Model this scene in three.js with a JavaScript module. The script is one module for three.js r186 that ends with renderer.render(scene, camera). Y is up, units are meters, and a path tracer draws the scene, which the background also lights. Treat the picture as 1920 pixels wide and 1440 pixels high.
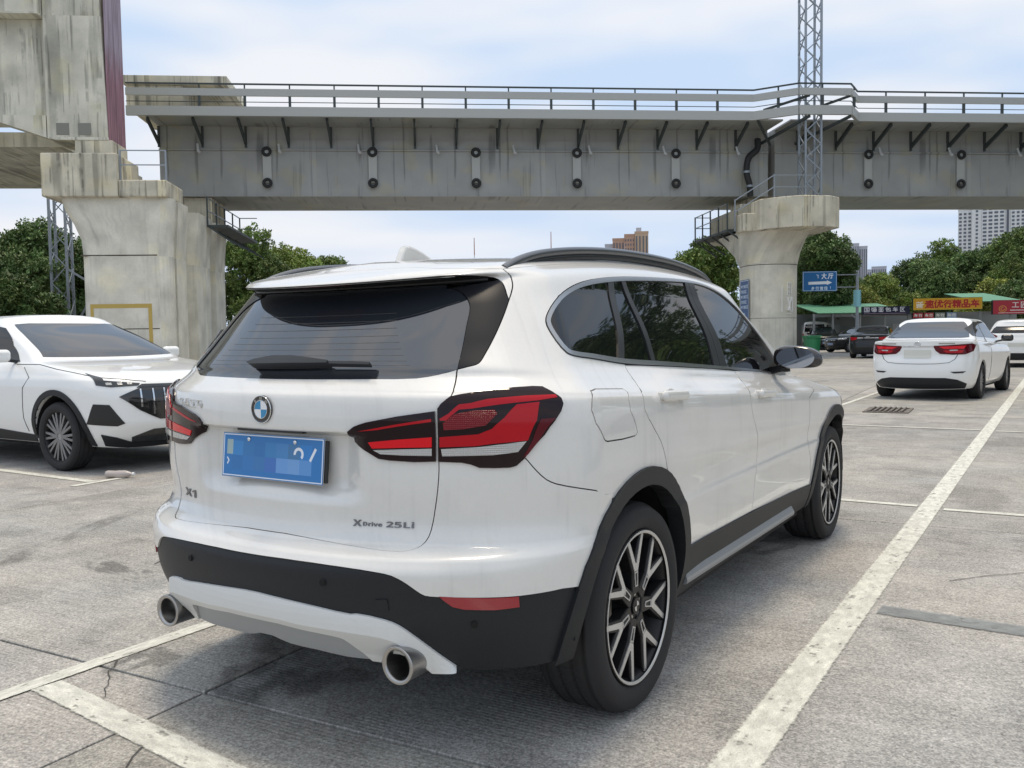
import * as THREE from 'three';
import { mergeGeometries } from 'three/addons/utils/BufferGeometryUtils.js';
import { RoundedBoxGeometry } from 'three/addons/geometries/RoundedBoxGeometry.js';
import { TextGeometry } from 'three/addons/geometries/TextGeometry.js';
import { FontLoader } from 'three/addons/loaders/FontLoader.js';

// ------------------------------------------------------------------ camera, sky, sun, exposure
const scene = new THREE.Scene();
const camera = new THREE.PerspectiveCamera(47.159, 4 / 3, 0.05, 3000);
camera.position.set(-2.634, 1.235, 2.047);
{
  const yaw = -0.56125, pitch = -0.05421, roll = -0.01548;
  const f = new THREE.Vector3(Math.cos(yaw) * Math.cos(pitch), Math.sin(pitch), Math.sin(yaw) * Math.cos(pitch));
  const r = new THREE.Vector3(-Math.sin(yaw), 0, Math.cos(yaw)), u = new THREE.Vector3().crossVectors(r, f);
  camera.up.copy(u).multiplyScalar(Math.cos(roll)).addScaledVector(r, -Math.sin(roll));
  camera.lookAt(camera.position.clone().add(f));
}
const renderer = new THREE.WebGLRenderer({ antialias: true });
renderer.toneMapping = THREE.LinearToneMapping;
renderer.toneMappingExposure = 1.02;
renderer.shadowMap.enabled = true;

let seed = 12345;
const rnd = () => { seed = (seed * 1664525 + 1013904223) >>> 0; return seed / 4294967296; };
const rr = (a, b) => a + (b - a) * rnd();
const clamp = (x, a = 0, b = 1) => Math.min(b, Math.max(a, x));
const sm = (a, b, x) => { const t = clamp((x - a) / (b - a)); return t * t * (3 - 2 * t); };
// lattice value noise, tileable with period p
const lat = new Float32Array(65536); for (let i = 0; i < 65536; i++) lat[i] = rnd();
function vnoise(x, y, p) {
  const xi = Math.floor(x), yi = Math.floor(y); let fx = x - xi, fy = y - yi;
  fx = fx * fx * (3 - 2 * fx); fy = fy * fy * (3 - 2 * fy);
  const m = (a) => ((a % p) + p) % p;
  const h = (a, b) => lat[(m(a) * 157 + m(b) * 1013 + p * 7) & 65535];
  const a = h(xi, yi), b = h(xi + 1, yi), c = h(xi, yi + 1), d = h(xi + 1, yi + 1);
  return a + (b - a) * fx + (c - a) * fy + (a - b - c + d) * fx * fy;
}
function fbm(x, y, p, o = 4) { let s = 0, a = .5, n = 0; for (let i = 0; i < o; i++) { s += a * vnoise(x, y, p); n += a; a *= .5; x *= 2; y *= 2; p *= 2; } return s / n; }

{ // overcast sky: pale blue with thin streaked cloud
  const W = 1024, H = 512, d = new Float32Array(W * H * 4);
  for (let j = 0; j < H; j++) for (let i = 0; i < W; i++) {
    const el = (j + .5) / H * 180 - 90, az = i / W;
    const e = clamp(el / 90), x = az * 16, y = Math.sqrt(e) * 9;
    let c = fbm(x + 3, y * 1.6 + 7, 16, 5); c = sm(.38, .68, c * .75 + .25 * fbm(x * 2 + 5, y * 5, 32, 3));
    c = clamp(c * .85 + .14 * sm(.25, .0, e) + .55 * sm(.28, .75, e));
    const lift = 1 + .30 * sm(.12, .95, e);
    const k = (j * W + i) * 4;
    d[k] = (.57 + (.90 - .57) * c) * lift; d[k + 1] = (.715 + (.905 - .715) * c) * lift; d[k + 2] = (.93 + (.93 - .93) * c) * lift; d[k + 3] = 1;
  }
  const t = new THREE.DataTexture(d, W, H, THREE.RGBAFormat, THREE.FloatType);
  t.mapping = THREE.EquirectangularReflectionMapping; t.magFilter = t.minFilter = THREE.LinearFilter; t.wrapS = THREE.RepeatWrapping; t.needsUpdate = true;
  scene.background = t; scene.environment = t;
}
const sun = new THREE.DirectionalLight(0xffedd2, 2.0);
sun.position.set(10, 62, -4); sun.target.position.set(4, 0, -1);
sun.castShadow = true; sun.shadow.radius = 24; sun.shadow.mapSize.set(2048, 2048);
Object.assign(sun.shadow.camera, { left: -60, right: 60, top: 60, bottom: -60, near: 1, far: 200 });
scene.add(sun); scene.add(sun.target);

// ------------------------------------------------------------------ helpers
const V3 = (x, y, z) => new THREE.Vector3(x, y, z);
const lin = (r, g, b) => new THREE.Color().setRGB(r, g, b);
const mats = {};
function std(key, col, rough = .6, metal = 0, extra = {}) {
  if (mats[key]) return mats[key];
  const m = new THREE.MeshPhysicalMaterial({ color: Array.isArray(col) ? lin(...col) : new THREE.Color(col), roughness: rough, metalness: metal, ...extra });
  return mats[key] = m;
}
const used = {};
function numbered(n) { const k = used[n] = (used[n] ?? -1) + 1; return k ? `${n}_${String(k).padStart(3, '0')}` : n; }
function tag(o, label, category, group, kind) { if (label) o.userData.label = label; if (category) o.userData.category = category; if (group) o.userData.group = group; if (kind) o.userData.kind = kind; return o; }
function shadow(o) { o.traverse(c => { if (c.isMesh) { c.castShadow = c.receiveShadow = true; } }); return o; }
function thing(name, label, category, pos = [0, 0, 0], turn = 0, group) {
  const g = new THREE.Group(); g.name = numbered(name); g.position.set(...pos); g.rotation.y = turn; scene.add(g);
  return tag(g, label, category, group);
}
function part(parent, name, geo, mat, label) {
  const m = new THREE.Mesh(Array.isArray(geo) ? merge(geo) : geo, mat); m.name = name; m.castShadow = m.receiveShadow = true;
  if (label) m.userData.label = label; parent.add(m); return m;
}
function merge(list) {
  list = list.map(g => { let q = g.index ? g.toNonIndexed() : g; for (const k of Object.keys(q.attributes)) if (!['position', 'normal', 'uv'].includes(k)) q.deleteAttribute(k); if (!q.attributes.uv) q.setAttribute('uv', new THREE.BufferAttribute(new Float32Array(q.attributes.position.count * 2), 2)); return q; });
  return list.length === 1 ? list[0] : mergeGeometries(list);
}
// box given by two corners, uv in metres
function bx(x0, x1, y0, y1, z0, z1) {
  const g = new THREE.BoxGeometry(x1 - x0, y1 - y0, z1 - z0); g.translate((x0 + x1) / 2, (y0 + y1) / 2, (z0 + z1) / 2); return metric(g);
}
function rbx(x0, x1, y0, y1, z0, z1, r = .02, s = 2) {
  const g = new RoundedBoxGeometry(x1 - x0, y1 - y0, z1 - z0, s, r); g.translate((x0 + x1) / 2, (y0 + y1) / 2, (z0 + z1) / 2); return metric(g);
}
function metric(g) { // uv in metres by dominant normal axis
  const p = g.attributes.position, n = g.attributes.normal, u = new Float32Array(p.count * 2);
  for (let i = 0; i < p.count; i++) {
    const ax = Math.abs(n.getX(i)), ay = Math.abs(n.getY(i)), az = Math.abs(n.getZ(i));
    if (ay > ax && ay > az) { u[2 * i] = p.getX(i); u[2 * i + 1] = p.getZ(i); } else if (ax > az) { u[2 * i] = p.getZ(i); u[2 * i + 1] = p.getY(i); } else { u[2 * i] = p.getX(i); u[2 * i + 1] = p.getY(i); }
  }
  g.setAttribute('uv', new THREE.BufferAttribute(u, 2)); return g;
}
function bar(a, b, w, h = w) { // square bar between two points
  const A = V3(...a), B = V3(...b), L = A.distanceTo(B), g = new THREE.BoxGeometry(w, h, L);
  const m = new THREE.Matrix4().lookAt(A, B, Math.abs(B.y - A.y) > .99 * L ? V3(1, 0, 0) : V3(0, 1, 0)); m.setPosition(A.clone().add(B).multiplyScalar(.5)); g.applyMatrix4(m); return metric(g);
}
function rod(a, b, r, r2 = r, n = 8) {
  const A = V3(...a), B = V3(...b), L = A.distanceTo(B), g = new THREE.CylinderGeometry(r2, r, L, n, 1);
  g.applyQuaternion(new THREE.Quaternion().setFromUnitVectors(V3(0, 1, 0), B.clone().sub(A).normalize())); g.translate((A.x + B.x) / 2, (A.y + B.y) / 2, (A.z + B.z) / 2); return g;
}
function tube(pts, r, seg = 32, rs = 8, closed = false) { return new THREE.TubeGeometry(new THREE.CatmullRomCurve3(pts.map(p => V3(...p)), closed, 'centripetal'), seg, r, rs, closed); }
function extr(pts, depth, bevel = 0, holes = []) { // shape in x,y extruded along +z
  const s = new THREE.Shape(pts.map(p => new THREE.Vector2(...p))); for (const h of holes) s.holes.push(new THREE.Path(h.map(p => new THREE.Vector2(...p))));
  return new THREE.ExtrudeGeometry(s, { depth, bevelEnabled: bevel > 0, bevelSize: bevel, bevelThickness: bevel, bevelSegments: 2, curveSegments: 6 });
}
const T = (g, x, y, z) => { g.translate(x, y, z); return g; };
function tex(size, fn, { srgb = true, rep = [1, 1], h = size } = {}) {
  const d = new Uint8Array(size * h * 4); const o = [0, 0, 0];
  for (let j = 0; j < h; j++) for (let i = 0; i < size; i++) { fn(i / size, j / h, o); const k = (j * size + i) * 4; d[k] = clamp(o[0]) * 255; d[k + 1] = clamp(o[1]) * 255; d[k + 2] = clamp(o[2]) * 255; d[k + 3] = 255; }
  const t = new THREE.DataTexture(d, size, h); t.wrapS = t.wrapT = THREE.RepeatWrapping; t.magFilter = THREE.LinearFilter; t.minFilter = THREE.LinearMipmapLinearFilter; t.generateMipmaps = true;
  if (srgb) t.colorSpace = THREE.SRGBColorSpace; t.repeat.set(...rep); t.needsUpdate = true; return t;
}
function canvasTex(w, h, draw) { const c = document.createElement('canvas'); c.width = w; c.height = h; draw(c.getContext('2d'), w, h); const t = new THREE.CanvasTexture(c); t.colorSpace = THREE.SRGBColorSpace; t.anisotropy = 4; return t; }
const font = await new FontLoader().loadAsync('fonts/droid/droid_sans_bold.typeface.json');

// ------------------------------------------------------------------ body surfaces: horizontal outlines stacked along v, u runs rear centre (0) > side (1..2) > front centre (3); -u is the left side
class Surf {
  constructor(rows, o = {}) {
    this.rows = rows; this.o = o; this.K = rows.length - 1; this.nf = o.nf ?? 2.4; this.belt = o.belt ?? 11.5;
    this.sl = rows[0].map((_, j) => { const y = rows.map(r => r[j]), d = [], m = []; for (let i = 0; i < y.length - 1; i++) d.push(y[i + 1] - y[i]); m[0] = d[0]; m[y.length - 1] = d[d.length - 1]; for (let i = 1; i < y.length - 1; i++) m[i] = d[i - 1] * d[i] > 0 ? 2 * d[i - 1] * d[i] / (d[i - 1] + d[i]) : 0; return m; });
    this.c = {};
  }
  row(v) {
    v = clamp(v, 0, this.K); if (this.lv === v) return this.lr; const i = Math.min(Math.floor(v), this.K - 1), t = v - i, t2 = t * t, t3 = t2 * t, a = 2 * t3 - 3 * t2 + 1, b = t3 - 2 * t2 + t, c = -2 * t3 + 3 * t2, d = t3 - t2, R = this.rows;
    this.lv = v; return this.lr = R[i].map((q, j) => a * q + b * this.sl[j][i] + c * R[i + 1][j] + d * this.sl[j][i + 1]);
  }
  S(u, v, out = new THREE.Vector3()) {
    const [y0, tl, c, xr, xs, n, w, xe, xf] = this.row(v), sg = u >= 0 ? 1 : -1; u = Math.abs(u); let x, z;
    if (u < 1) { const p = u * Math.PI / 2; x = xs + (xr - xs) * Math.max(Math.cos(p), 0) ** (2 / n); z = w * Math.sin(p) ** (2 / n); }
    else if (u < 2) { x = xs + (xe - xs) * (u - 1); z = w; }
    else { const p = Math.min((u - 2) * Math.PI / 2, Math.PI / 2); x = xe + (xf - xe) * Math.sin(p) ** (2 / this.nf); z = w * Math.max(Math.cos(p), 0) ** (2 / this.nf); }
    if (this.o.warp) { const r = this.o.warp(x, z, u, v); x = r[0]; z = r[1]; }
    const mid = this.o.mid ?? .8;
    return out.set(x, y0 - tl * (x + .8) - c * ((x - mid) / 1.1) ** 2, z * sg);
  }
  N(u, v, out = new THREE.Vector3()) {
    const e = 3e-3; let u0 = u - e, u1 = u + e; if (u1 > 3) { u1 = 3; } if (u0 < -3) u0 = -3;
    if (u >= 0 && u0 < 0 && u > 1e-9) u0 = 0; if (u < 0 && u1 > 0) u1 = 0;
    const v0 = Math.max(v - .03, 0), v1 = Math.min(v + .03, this.K - .02);
    const a = this.S(u1, v).sub(this.S(u0, v)), b = this.S(u, v1).sub(this.S(u, v0));
    out.crossVectors(a, b); if (out.lengthSq() < 1e-16) return out.set(0, 1, 0);
    return out.normalize();
  }
  // surface point seen from the side at (X, Y)
  side(X, Y, sg = 1) {
    let lo = 0, hi = this.K; const uAt = (v) => { const r = this.row(v), xs = r[4], xe = r[7]; let u = 1 + (X - xs) / (xe - xs); if (u < 1) { const q = clamp((xs - X) / (xs - r[3])); u = Math.acos(clamp(q ** (r[5] / 2))) / (Math.PI / 2); } else if (u > 2) { const q = clamp((X - xe) / (r[8] - xe)); u = 2 + Math.asin(q ** (this.nf / 2)) / (Math.PI / 2); } return u; };
    for (let i = 0; i < 40; i++) { const m = (lo + hi) / 2; if (this.S(uAt(m), m).y < Y) lo = m; else hi = m; }
    const v = (lo + hi) / 2; return [sg * uAt(v), v];
  }
  end(Z, Y, front = false) { // point at lateral Z on the rear (or front) face
    const az = Math.abs(Z), sg = Z < 0 ? -1 : 1; let lo = 0, hi = this.K;
    const uAt = (v) => { const r = this.row(v), q = clamp(az / Math.max(r[6], 1e-4)); return front ? 2 + Math.acos(clamp(q ** (this.nf / 2))) / (Math.PI / 2) : Math.asin(clamp(q ** (r[5] / 2))) / (Math.PI / 2); };
    for (let i = 0; i < 40; i++) { const m = (lo + hi) / 2; if (this.S(uAt(m), m).y < Y) lo = m; else hi = m; }
    const v = (lo + hi) / 2; return [sg * uAt(v), v];
  }
  lines(k) {
    if (this.c[k]) return this.c[k];
    const U = []; const add = (a, b, n) => { for (let i = 0; i < n; i++) U.push(a + (b - a) * i / n); };
    add(0, 1, Math.round(1.15 / k)); add(1, 2, Math.round(3.1 / k)); add(2, 3, Math.round(1.2 / k)); U.push(3);
    const V = []; for (let i = 0; i < this.K; i++) { const d = Math.hypot(this.rows[i + 1][0] - this.rows[i][0], this.rows[i + 1][3] - this.rows[i][3], this.rows[i + 1][6] - this.rows[i][6], .3 * (this.rows[i + 1][8] - this.rows[i][8])), n = Math.max(k < .03 ? 2 : 1, Math.min(8, Math.ceil(d / k))); for (let j = 0; j < n; j++) V.push(i + j / n); } V.push(this.K);
    for (const e of this.o.extraV ?? []) V.push(e); V.sort((a, b) => a - b);
    const UU = [...U.slice(1).map(x => -x).reverse(), ...U]; return this.c[k] = [UU, V];
  }
}
const mirror = (l) => l.map(([u, v]) => [-u, v]).reverse();
const area = (l) => { let s = 0; for (let i = 0; i < l.length; i++) { const a = l[i], b = l[(i + 1) % l.length]; s += a[0] * b[1] - a[1] * b[0]; } return s / 2; };
function clean(l, e = 1e-5) { const o = []; for (const p of l) { const q = o[o.length - 1]; if (!q || Math.abs(p[0] - q[0]) > e || Math.abs(p[1] - q[1]) > e) o.push(p); } const a = o[0], b = o[o.length - 1]; if (o.length > 1 && Math.abs(a[0] - b[0]) <= e && Math.abs(a[1] - b[1]) <= e) o.pop(); return o; }
const full = (h) => clean([...h, ...mirror(h)]); // right half loop that starts and ends on the centre line
function inset(s, loop, d) { // move the loop inwards by d metres (negative: outwards)
  loop = clean(loop); const sg = Math.sign(area(loop)), n = loop.length, a = V3(), b = V3();
  return loop.map((p, i) => {
    const q = loop[(i + n - 1) % n], r = loop[(i + 1) % n]; s.S(p[0] + .004, p[1], a); s.S(p[0] - .004, p[1], b); const mu = Math.max(a.distanceTo(b) / .008, .05); s.S(p[0], Math.min(p[1] + .05, s.K), a); s.S(p[0], Math.max(p[1] - .05, 0), b); const mv = Math.max(a.distanceTo(b) / .1, .005);
    let e1 = [(p[0] - q[0]) * mu, (p[1] - q[1]) * mv], e2 = [(r[0] - p[0]) * mu, (r[1] - p[1]) * mv]; const l1 = Math.hypot(...e1) || 1, l2 = Math.hypot(...e2) || 1;
    let nx = -(e1[1] / l1 + e2[1] / l2) * sg, ny = (e1[0] / l1 + e2[0] / l2) * sg; const L = Math.hypot(nx, ny) || 1; const k = d / Math.max(L / 2, .5); nx = nx / L * k; ny = ny / L * k;
    return [p[0] + nx / mu, p[1] + ny / mv];
  });
}
function clipHalf(poly, f) { // keep f >= 0
  const o = []; for (let i = 0; i < poly.length; i++) { const a = poly[i], b = poly[(i + 1) % poly.length], fa = f(a), fb = f(b); if (fa >= 0) o.push(a); if ((fa >= 0) !== (fb >= 0)) { const t = fa / (fa - fb); o.push([a[0] + (b[0] - a[0]) * t, a[1] + (b[1] - a[1]) * t]); } } return o;
}
const lineF = (a, b, s = 1) => (p) => s * ((b[0] - a[0]) * (p[1] - a[1]) - (b[1] - a[1]) * (p[0] - a[0]));
function panel(s, loop, { off = 0, thick = .03, k = .022, holes = [], gap = 0, flange = true } = {}) {
  loop = clean(loop); if (gap) { loop = inset(s, loop, gap); holes = holes.map(h => inset(s, h, -gap)); }
  if (area(loop) < 0) loop = loop.slice().reverse(); holes = holes.map(h => { h = clean(h); return area(h) > 0 ? h.slice().reverse() : h; });
  const sh = (l) => l.map(p => new THREE.Vector2(p[0] * 2.2, p[1] * .09)); // roughly metric for the triangulation
  const tris = THREE.ShapeUtils.triangulateShape(sh(loop), holes.map(sh)), all = [...loop, ...holes.flat()];
  const [U, V] = s.lines(k), pos = [], nor = [], uv = [], cache = new Map(), N0 = V3(), P0 = V3();
  const vert = (p) => { const key = p[0].toFixed(6) + ',' + p[1].toFixed(5); let e = cache.get(key); if (!e) { s.S(p[0], p[1], P0); s.N(p[0], p[1], N0); const d = typeof off === 'function' ? off(p[0], p[1]) : off; e = [P0.x + N0.x * d, P0.y + N0.y * d, P0.z + N0.z * d, N0.x, N0.y, N0.z]; cache.set(key, e); } return e; };
  const idx = (A, x) => { let lo = 0, hi = A.length - 1; while (hi - lo > 1) { const m = (lo + hi) >> 1; if (A[m] <= x) lo = m; else hi = m; } return lo; };
  const emit = (a, b, c) => {
    const ux = b[0] - a[0], uy = b[1] - a[1], uz = b[2] - a[2], wx = c[0] - a[0], wy = c[1] - a[1], wz = c[2] - a[2], gx = uy * wz - uz * wy, gy = uz * wx - ux * wz, gz = ux * wy - uy * wx;
    if (gx * gx + gy * gy + gz * gz < 1e-18) return; const d = gx * (a[3] + b[3] + c[3]) + gy * (a[4] + b[4] + c[4]) + gz * (a[5] + b[5] + c[5]);
    for (const q of d >= 0 ? [a, b, c] : [a, c, b]) { pos.push(q[0], q[1], q[2]); nor.push(q[3], q[4], q[5]); uv.push(q[0] + q[2] * .7, q[1]); }
  };
  for (const t of tris) {
    const tri = t.map(i => all[i]); const ulo = Math.min(...tri.map(p => p[0])), uhi = Math.max(...tri.map(p => p[0]));
    for (let i = idx(U, ulo); i < U.length - 1 && U[i] < uhi; i++) {
      let st = tri; if (ulo < U[i]) st = clipHalf(st, p => p[0] - U[i]); if (uhi > U[i + 1]) st = clipHalf(st, p => U[i + 1] - p[0]); if (st.length < 3) continue;
      const vlo = Math.min(...st.map(p => p[1])), vhi = Math.max(...st.map(p => p[1]));
      for (let j = idx(V, vlo); j < V.length - 1 && V[j] < vhi; j++) {
        let c = st; if (vlo < V[j]) c = clipHalf(c, p => p[1] - V[j]); if (vhi > V[j + 1]) c = clipHalf(c, p => V[j + 1] - p[1]); if (c.length < 3) continue;
        const vs = c.map(vert); for (let m = 1; m < vs.length - 1; m++) emit(vs[0], vs[m], vs[m + 1]);
      }
    }
  }
  if (flange && thick > 0) for (const l of [loop, ...holes]) {
    const P = []; for (let i = 0; i < l.length; i++) { const a = l[i], b = l[(i + 1) % l.length]; const A = s.S(a[0], a[1]), B = s.S(b[0], b[1]), n = Math.max(1, Math.ceil(A.distanceTo(B) / (k * 1.5))); for (let q = 0; q < n; q++) P.push([a[0] + (b[0] - a[0]) * q / n, a[1] + (b[1] - a[1]) * q / n]); }
    for (let i = 0; i < P.length; i++) {
      const a = vert(P[i]), b = vert(P[(i + 1) % P.length]); const a2 = [a[0] - a[3] * thick, a[1] - a[4] * thick, a[2] - a[5] * thick], b2 = [b[0] - b[3] * thick, b[1] - b[4] * thick, b[2] - b[5] * thick];
      const ex = b[0] - a[0], ey = b[1] - a[1], ez = b[2] - a[2]; let n = [ey * a[5] - ez * a[4], ez * a[3] - ex * a[5], ex * a[4] - ey * a[3]]; const L = Math.hypot(...n); if (L < 1e-9) continue; n = n.map(q => q / L);
      const q = [[...a.slice(0, 3), ...n], [...b.slice(0, 3), ...n], [...b2, ...n], [...a2, ...n]]; emit(q[0], q[1], q[2]); emit(q[0], q[2], q[3]);
    }
  }
  const g = new THREE.BufferGeometry(); g.setAttribute('position', new THREE.Float32BufferAttribute(pos, 3)); g.setAttribute('normal', new THREE.Float32BufferAttribute(nor, 3)); g.setAttribute('uv', new THREE.Float32BufferAttribute(uv, 2)); if (typeof off === 'function') g.computeVertexNormals(); return g;
}

// ------------------------------------------------------------------ materials
const roadFilm = tex(512, (u, v, o) => { const s = fbm(u * 90, v * 4, 512, 4), b = fbm(u * 7 + 2, v * 7, 512, 4), g = vnoise(u * 256, v * 256, 256); const k = 1 - .035 * sm(.5, .8, s) * sm(.4, .65, b) - .02 * sm(.45, .75, b) - .012 * g; o[0] = k; o[1] = k * .998; o[2] = k * .985; }, { rep: [.6, .6] });
const paintWhite = std('paintWhite', [.715, .712, .705], .28, 0, { map: roadFilm, clearcoat: 1, clearcoatRoughness: .04 });
const paintWhite2 = std('paintWhite2', [.83, .84, .83], .3, 0, { clearcoat: 1, clearcoatRoughness: .04 });
const paintBlack = std('paintBlack', [.008, .009, .010], .3, 0, { specularIntensity: .5, clearcoat: .6, clearcoatRoughness: .03 });
const glassDark = std('glassDark', [.005, .006, .007], .02, 0, { ior: 1.45, specularIntensity: 1 });
const glassTint = std('glassTint', [.020, .024, .030], .02, 0, { ior: 2.0, specularIntensity: 1 });
const trimBlack = std('trimBlack', [.016, .017, .018], .38);
const glossBlack = std('glossBlack', [.01, .011, .012], .12, 0, { clearcoat: .8, clearcoatRoughness: .05 });
const grain = tex(256, (u, v, o) => { const n = .5 * vnoise(u * 128, v * 128, 128) + .5 * vnoise(u * 64, v * 64, 64); o[0] = o[1] = o[2] = n; }, { srgb: false, rep: [7, 7] });
const plastic = std('plastic', [.015, .017, .020], .5, 0, { specularIntensity: .65, bumpMap: grain, bumpScale: .0006 });
const plasticSilver = std('plasticSilver', [.66, .67, .66], .42, .15);
const plasticGrey = std('plasticGrey', [.33, .345, .36], .45, .2);
const satin = std('satin', [.38, .39, .40], .28, .9);
const chrome = std('chrome', [.72, .73, .74], .09, 1);
const steel = std('steel', [.42, .41, .40], .34, 1);
const darkHole = std('darkHole', [.006, .006, .006], .9);
const shellDark = std('shellDark', [.008, .008, .009], .8);
const rubber = std('rubber', [.018, .018, .019], .78, 0, { bumpMap: tex(512, (u, v, o) => { const s = (u * 72) % 1; const shoulder = v > .36 && v < .64; o[0] = o[1] = o[2] = shoulder && s < .1 ? .1 : .8 + .1 * vnoise(u * 256, v * 32, 256); }, { srgb: false, h: 64 }), bumpScale: .004 });
const alloyDark = std('alloyDark', [.009, .009, .010], .42, 0, { specularIntensity: .7 });
const alloyCut = std('alloyCut', [.60, .59, .57], .42, .6);
const lens = { ior: 1.45, specularIntensity: .75 };
const redLens = std('redLens', [.42, .006, .014], .08, 0, lens);
const redBright = std('redBright', [.68, .010, .018], .1, 0, lens);
const redDeep = std('redDeep', [.09, .004, .010], .08, 0, lens);
const smoke = std('smoke', [.012, .004, .006], .05, 0, lens);
const ribs = tex(64, (u, v, o) => { const a = Math.abs(((u * 8) % 1) - .5) * 2, b = Math.abs(((v * 8) % 1) - .5) * 2; o[0] = o[1] = o[2] = .35 + .65 * Math.min(a, b); }, { srgb: false, rep: [22, 22] });
const lampClear = std('lampClear', [.50, .50, .49], .22, .35, { clearcoat: 1, clearcoatRoughness: .03, bumpMap: ribs, bumpScale: .004 });
const lampMesh = std('lampMesh', [.20, .008, .016], .2, 0, { bumpMap: ribs, bumpScale: .004, specularIntensity: .6 });
const reflectorRed = std('reflectorRed', [.30, .012, .022], .25, 0, { clearcoat: .7, clearcoatRoughness: .1 });

// ------------------------------------------------------------------ Chinese characters as strokes on a 10 x 10 grid (y down)
const strokes = (() => {
  const raw = {
    '大': '1,3 9,3|5,0 5,3 4,6 1,10|5,4 6,7 9,10', '厅': '2,1 9,1|2,1 2,6 0,10|4,4 9,4|7,4 7,9 5,9', '步': '5,0 5,4|5,2 8,2|3,2 3,4|1,4 9,4|5,5 5,8|3,5 1,7|8,5 5,9 1,10', '行': '3,0 0,3|4,3 1,6|2,5 2,10|5,1 9,1|4,4 10,4|8,4 8,10 6,9', '前': '3,0 4,2|7,0 6,2|0,2 10,2|2,4 2,10|2,4 5,4 5,10|2,6 5,6|2,8 5,8|7,4 7,8|9,3 9,10 8,9', '往': '3,0 0,3|4,3 1,6|2,5 2,10|7,0 8,1|4,2 10,2|5,6 10,6|7,2 7,9|4,9 10,9',
    '国': '0,0 10,0 10,10 0,10 0,0|2,2 8,2|3,5 7,5|2,8 8,8|5,2 5,8|7,6 8,7', '强': '0,1 3,1 3,3 0,3 0,6 3,6 3,9 1,9|5,0 9,0 9,3 5,3 5,0|4,4 10,4 10,7 4,7 4,4|7,3 7,10|4,10 10,9', '面': '0,0 10,0|5,0 4,3|1,3 9,3 9,10 1,10 1,3|4,3 4,10|6,3 6,10|4,5 6,5|4,8 6,8', '包': '3,0 0,4|2,2 9,2 9,6 8,7|2,4 6,4 6,6 2,6|2,4 2,9 10,9 10,7', '车': '1,2 9,2|4,0 2,5 9,5|0,7 10,7|6,3 6,10', '区': '10,0 1,0 1,10 10,10|3,2 8,8|8,2 3,8',
    '新': '2,0 3,1|0,1 5,1|0,4 5,4|2,4 2,10|0,6 5,6|1,7 0,9|4,7 5,9|9,0 6,1 6,7 5,10|6,4 10,4|8,4 8,10', '优': '2,0 0,4|1,3 1,10|4,3 10,3|6,0 6,4 3,10|7,3 7,9 10,9 10,7|8,0 9,2', '精': '2,0 2,10|0,1 1,3|4,1 3,3|0,4 4,4|2,5 0,8|2,5 4,8|5,1 10,1|5,3 10,3|7,0 7,4|5,4 10,4|6,5 6,10|6,5 9,5 9,10|6,7 9,7|6,8 9,8', '品': '3,0 7,0 7,4 3,4 3,0|0,6 4,6 4,10 0,10 0,6|6,6 10,6 10,10 6,10 6,6', '工': '1,1 9,1|5,1 5,9|0,9 10,9', '匠': '10,0 1,0 1,10 10,10|8,2 4,3 3,8|4,5 9,5|7,5 7,9', '造': '5,0 4,2|4,2 9,2|7,0 7,4|3,4 10,4|4,6 9,6 9,8 4,8 4,6|1,1 2,2|0,4 2,4 2,8 0,10|2,9 10,10',
    '华': '3,0 0,3|2,2 2,5|9,1 5,3|6,0 6,5 10,5|0,7 10,7|5,5 5,10', '晨': '2,0 8,0 8,3 2,3 2,0|2,1 8,1|1,4 10,4|2,4 1,10|3,6 9,6|2,7 10,7|4,7 4,10 6,9|6,7 10,10|9,8 7,9', '宝': '5,0 5,1|0,3 0,1 10,1 10,3|2,4 8,4|2,6 8,6|5,4 5,10|0,10 10,10|7,7 8,8', '马': '1,1 8,1 8,5|3,1 2,5 10,5 9,10 7,9|0,7 7,7', '速': '3,1 10,1|6,0 6,8|4,2 9,2 9,5 4,5 4,2|6,5 3,8|6,5 10,8|1,1 2,2|0,4 2,4 2,8 0,10|2,9 10,10',
  };
  const o = {}; for (const k in raw) o[k] = raw[k].split('|').map(s => s.split(' ').map(p => p.split(',').map(Number))); return o;
})();
function drawChars(c, str, x, y, size, gap, lw) { c.lineWidth = lw; c.lineCap = 'square'; for (const ch of str) { for (const s of strokes[ch] ?? []) { c.beginPath(); s.forEach(([a, b], i) => i ? c.lineTo(x + a * size / 10, y + b * size / 10) : c.moveTo(x + a * size / 10, y + b * size / 10)); c.stroke(); } x += size + gap; } }

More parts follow.
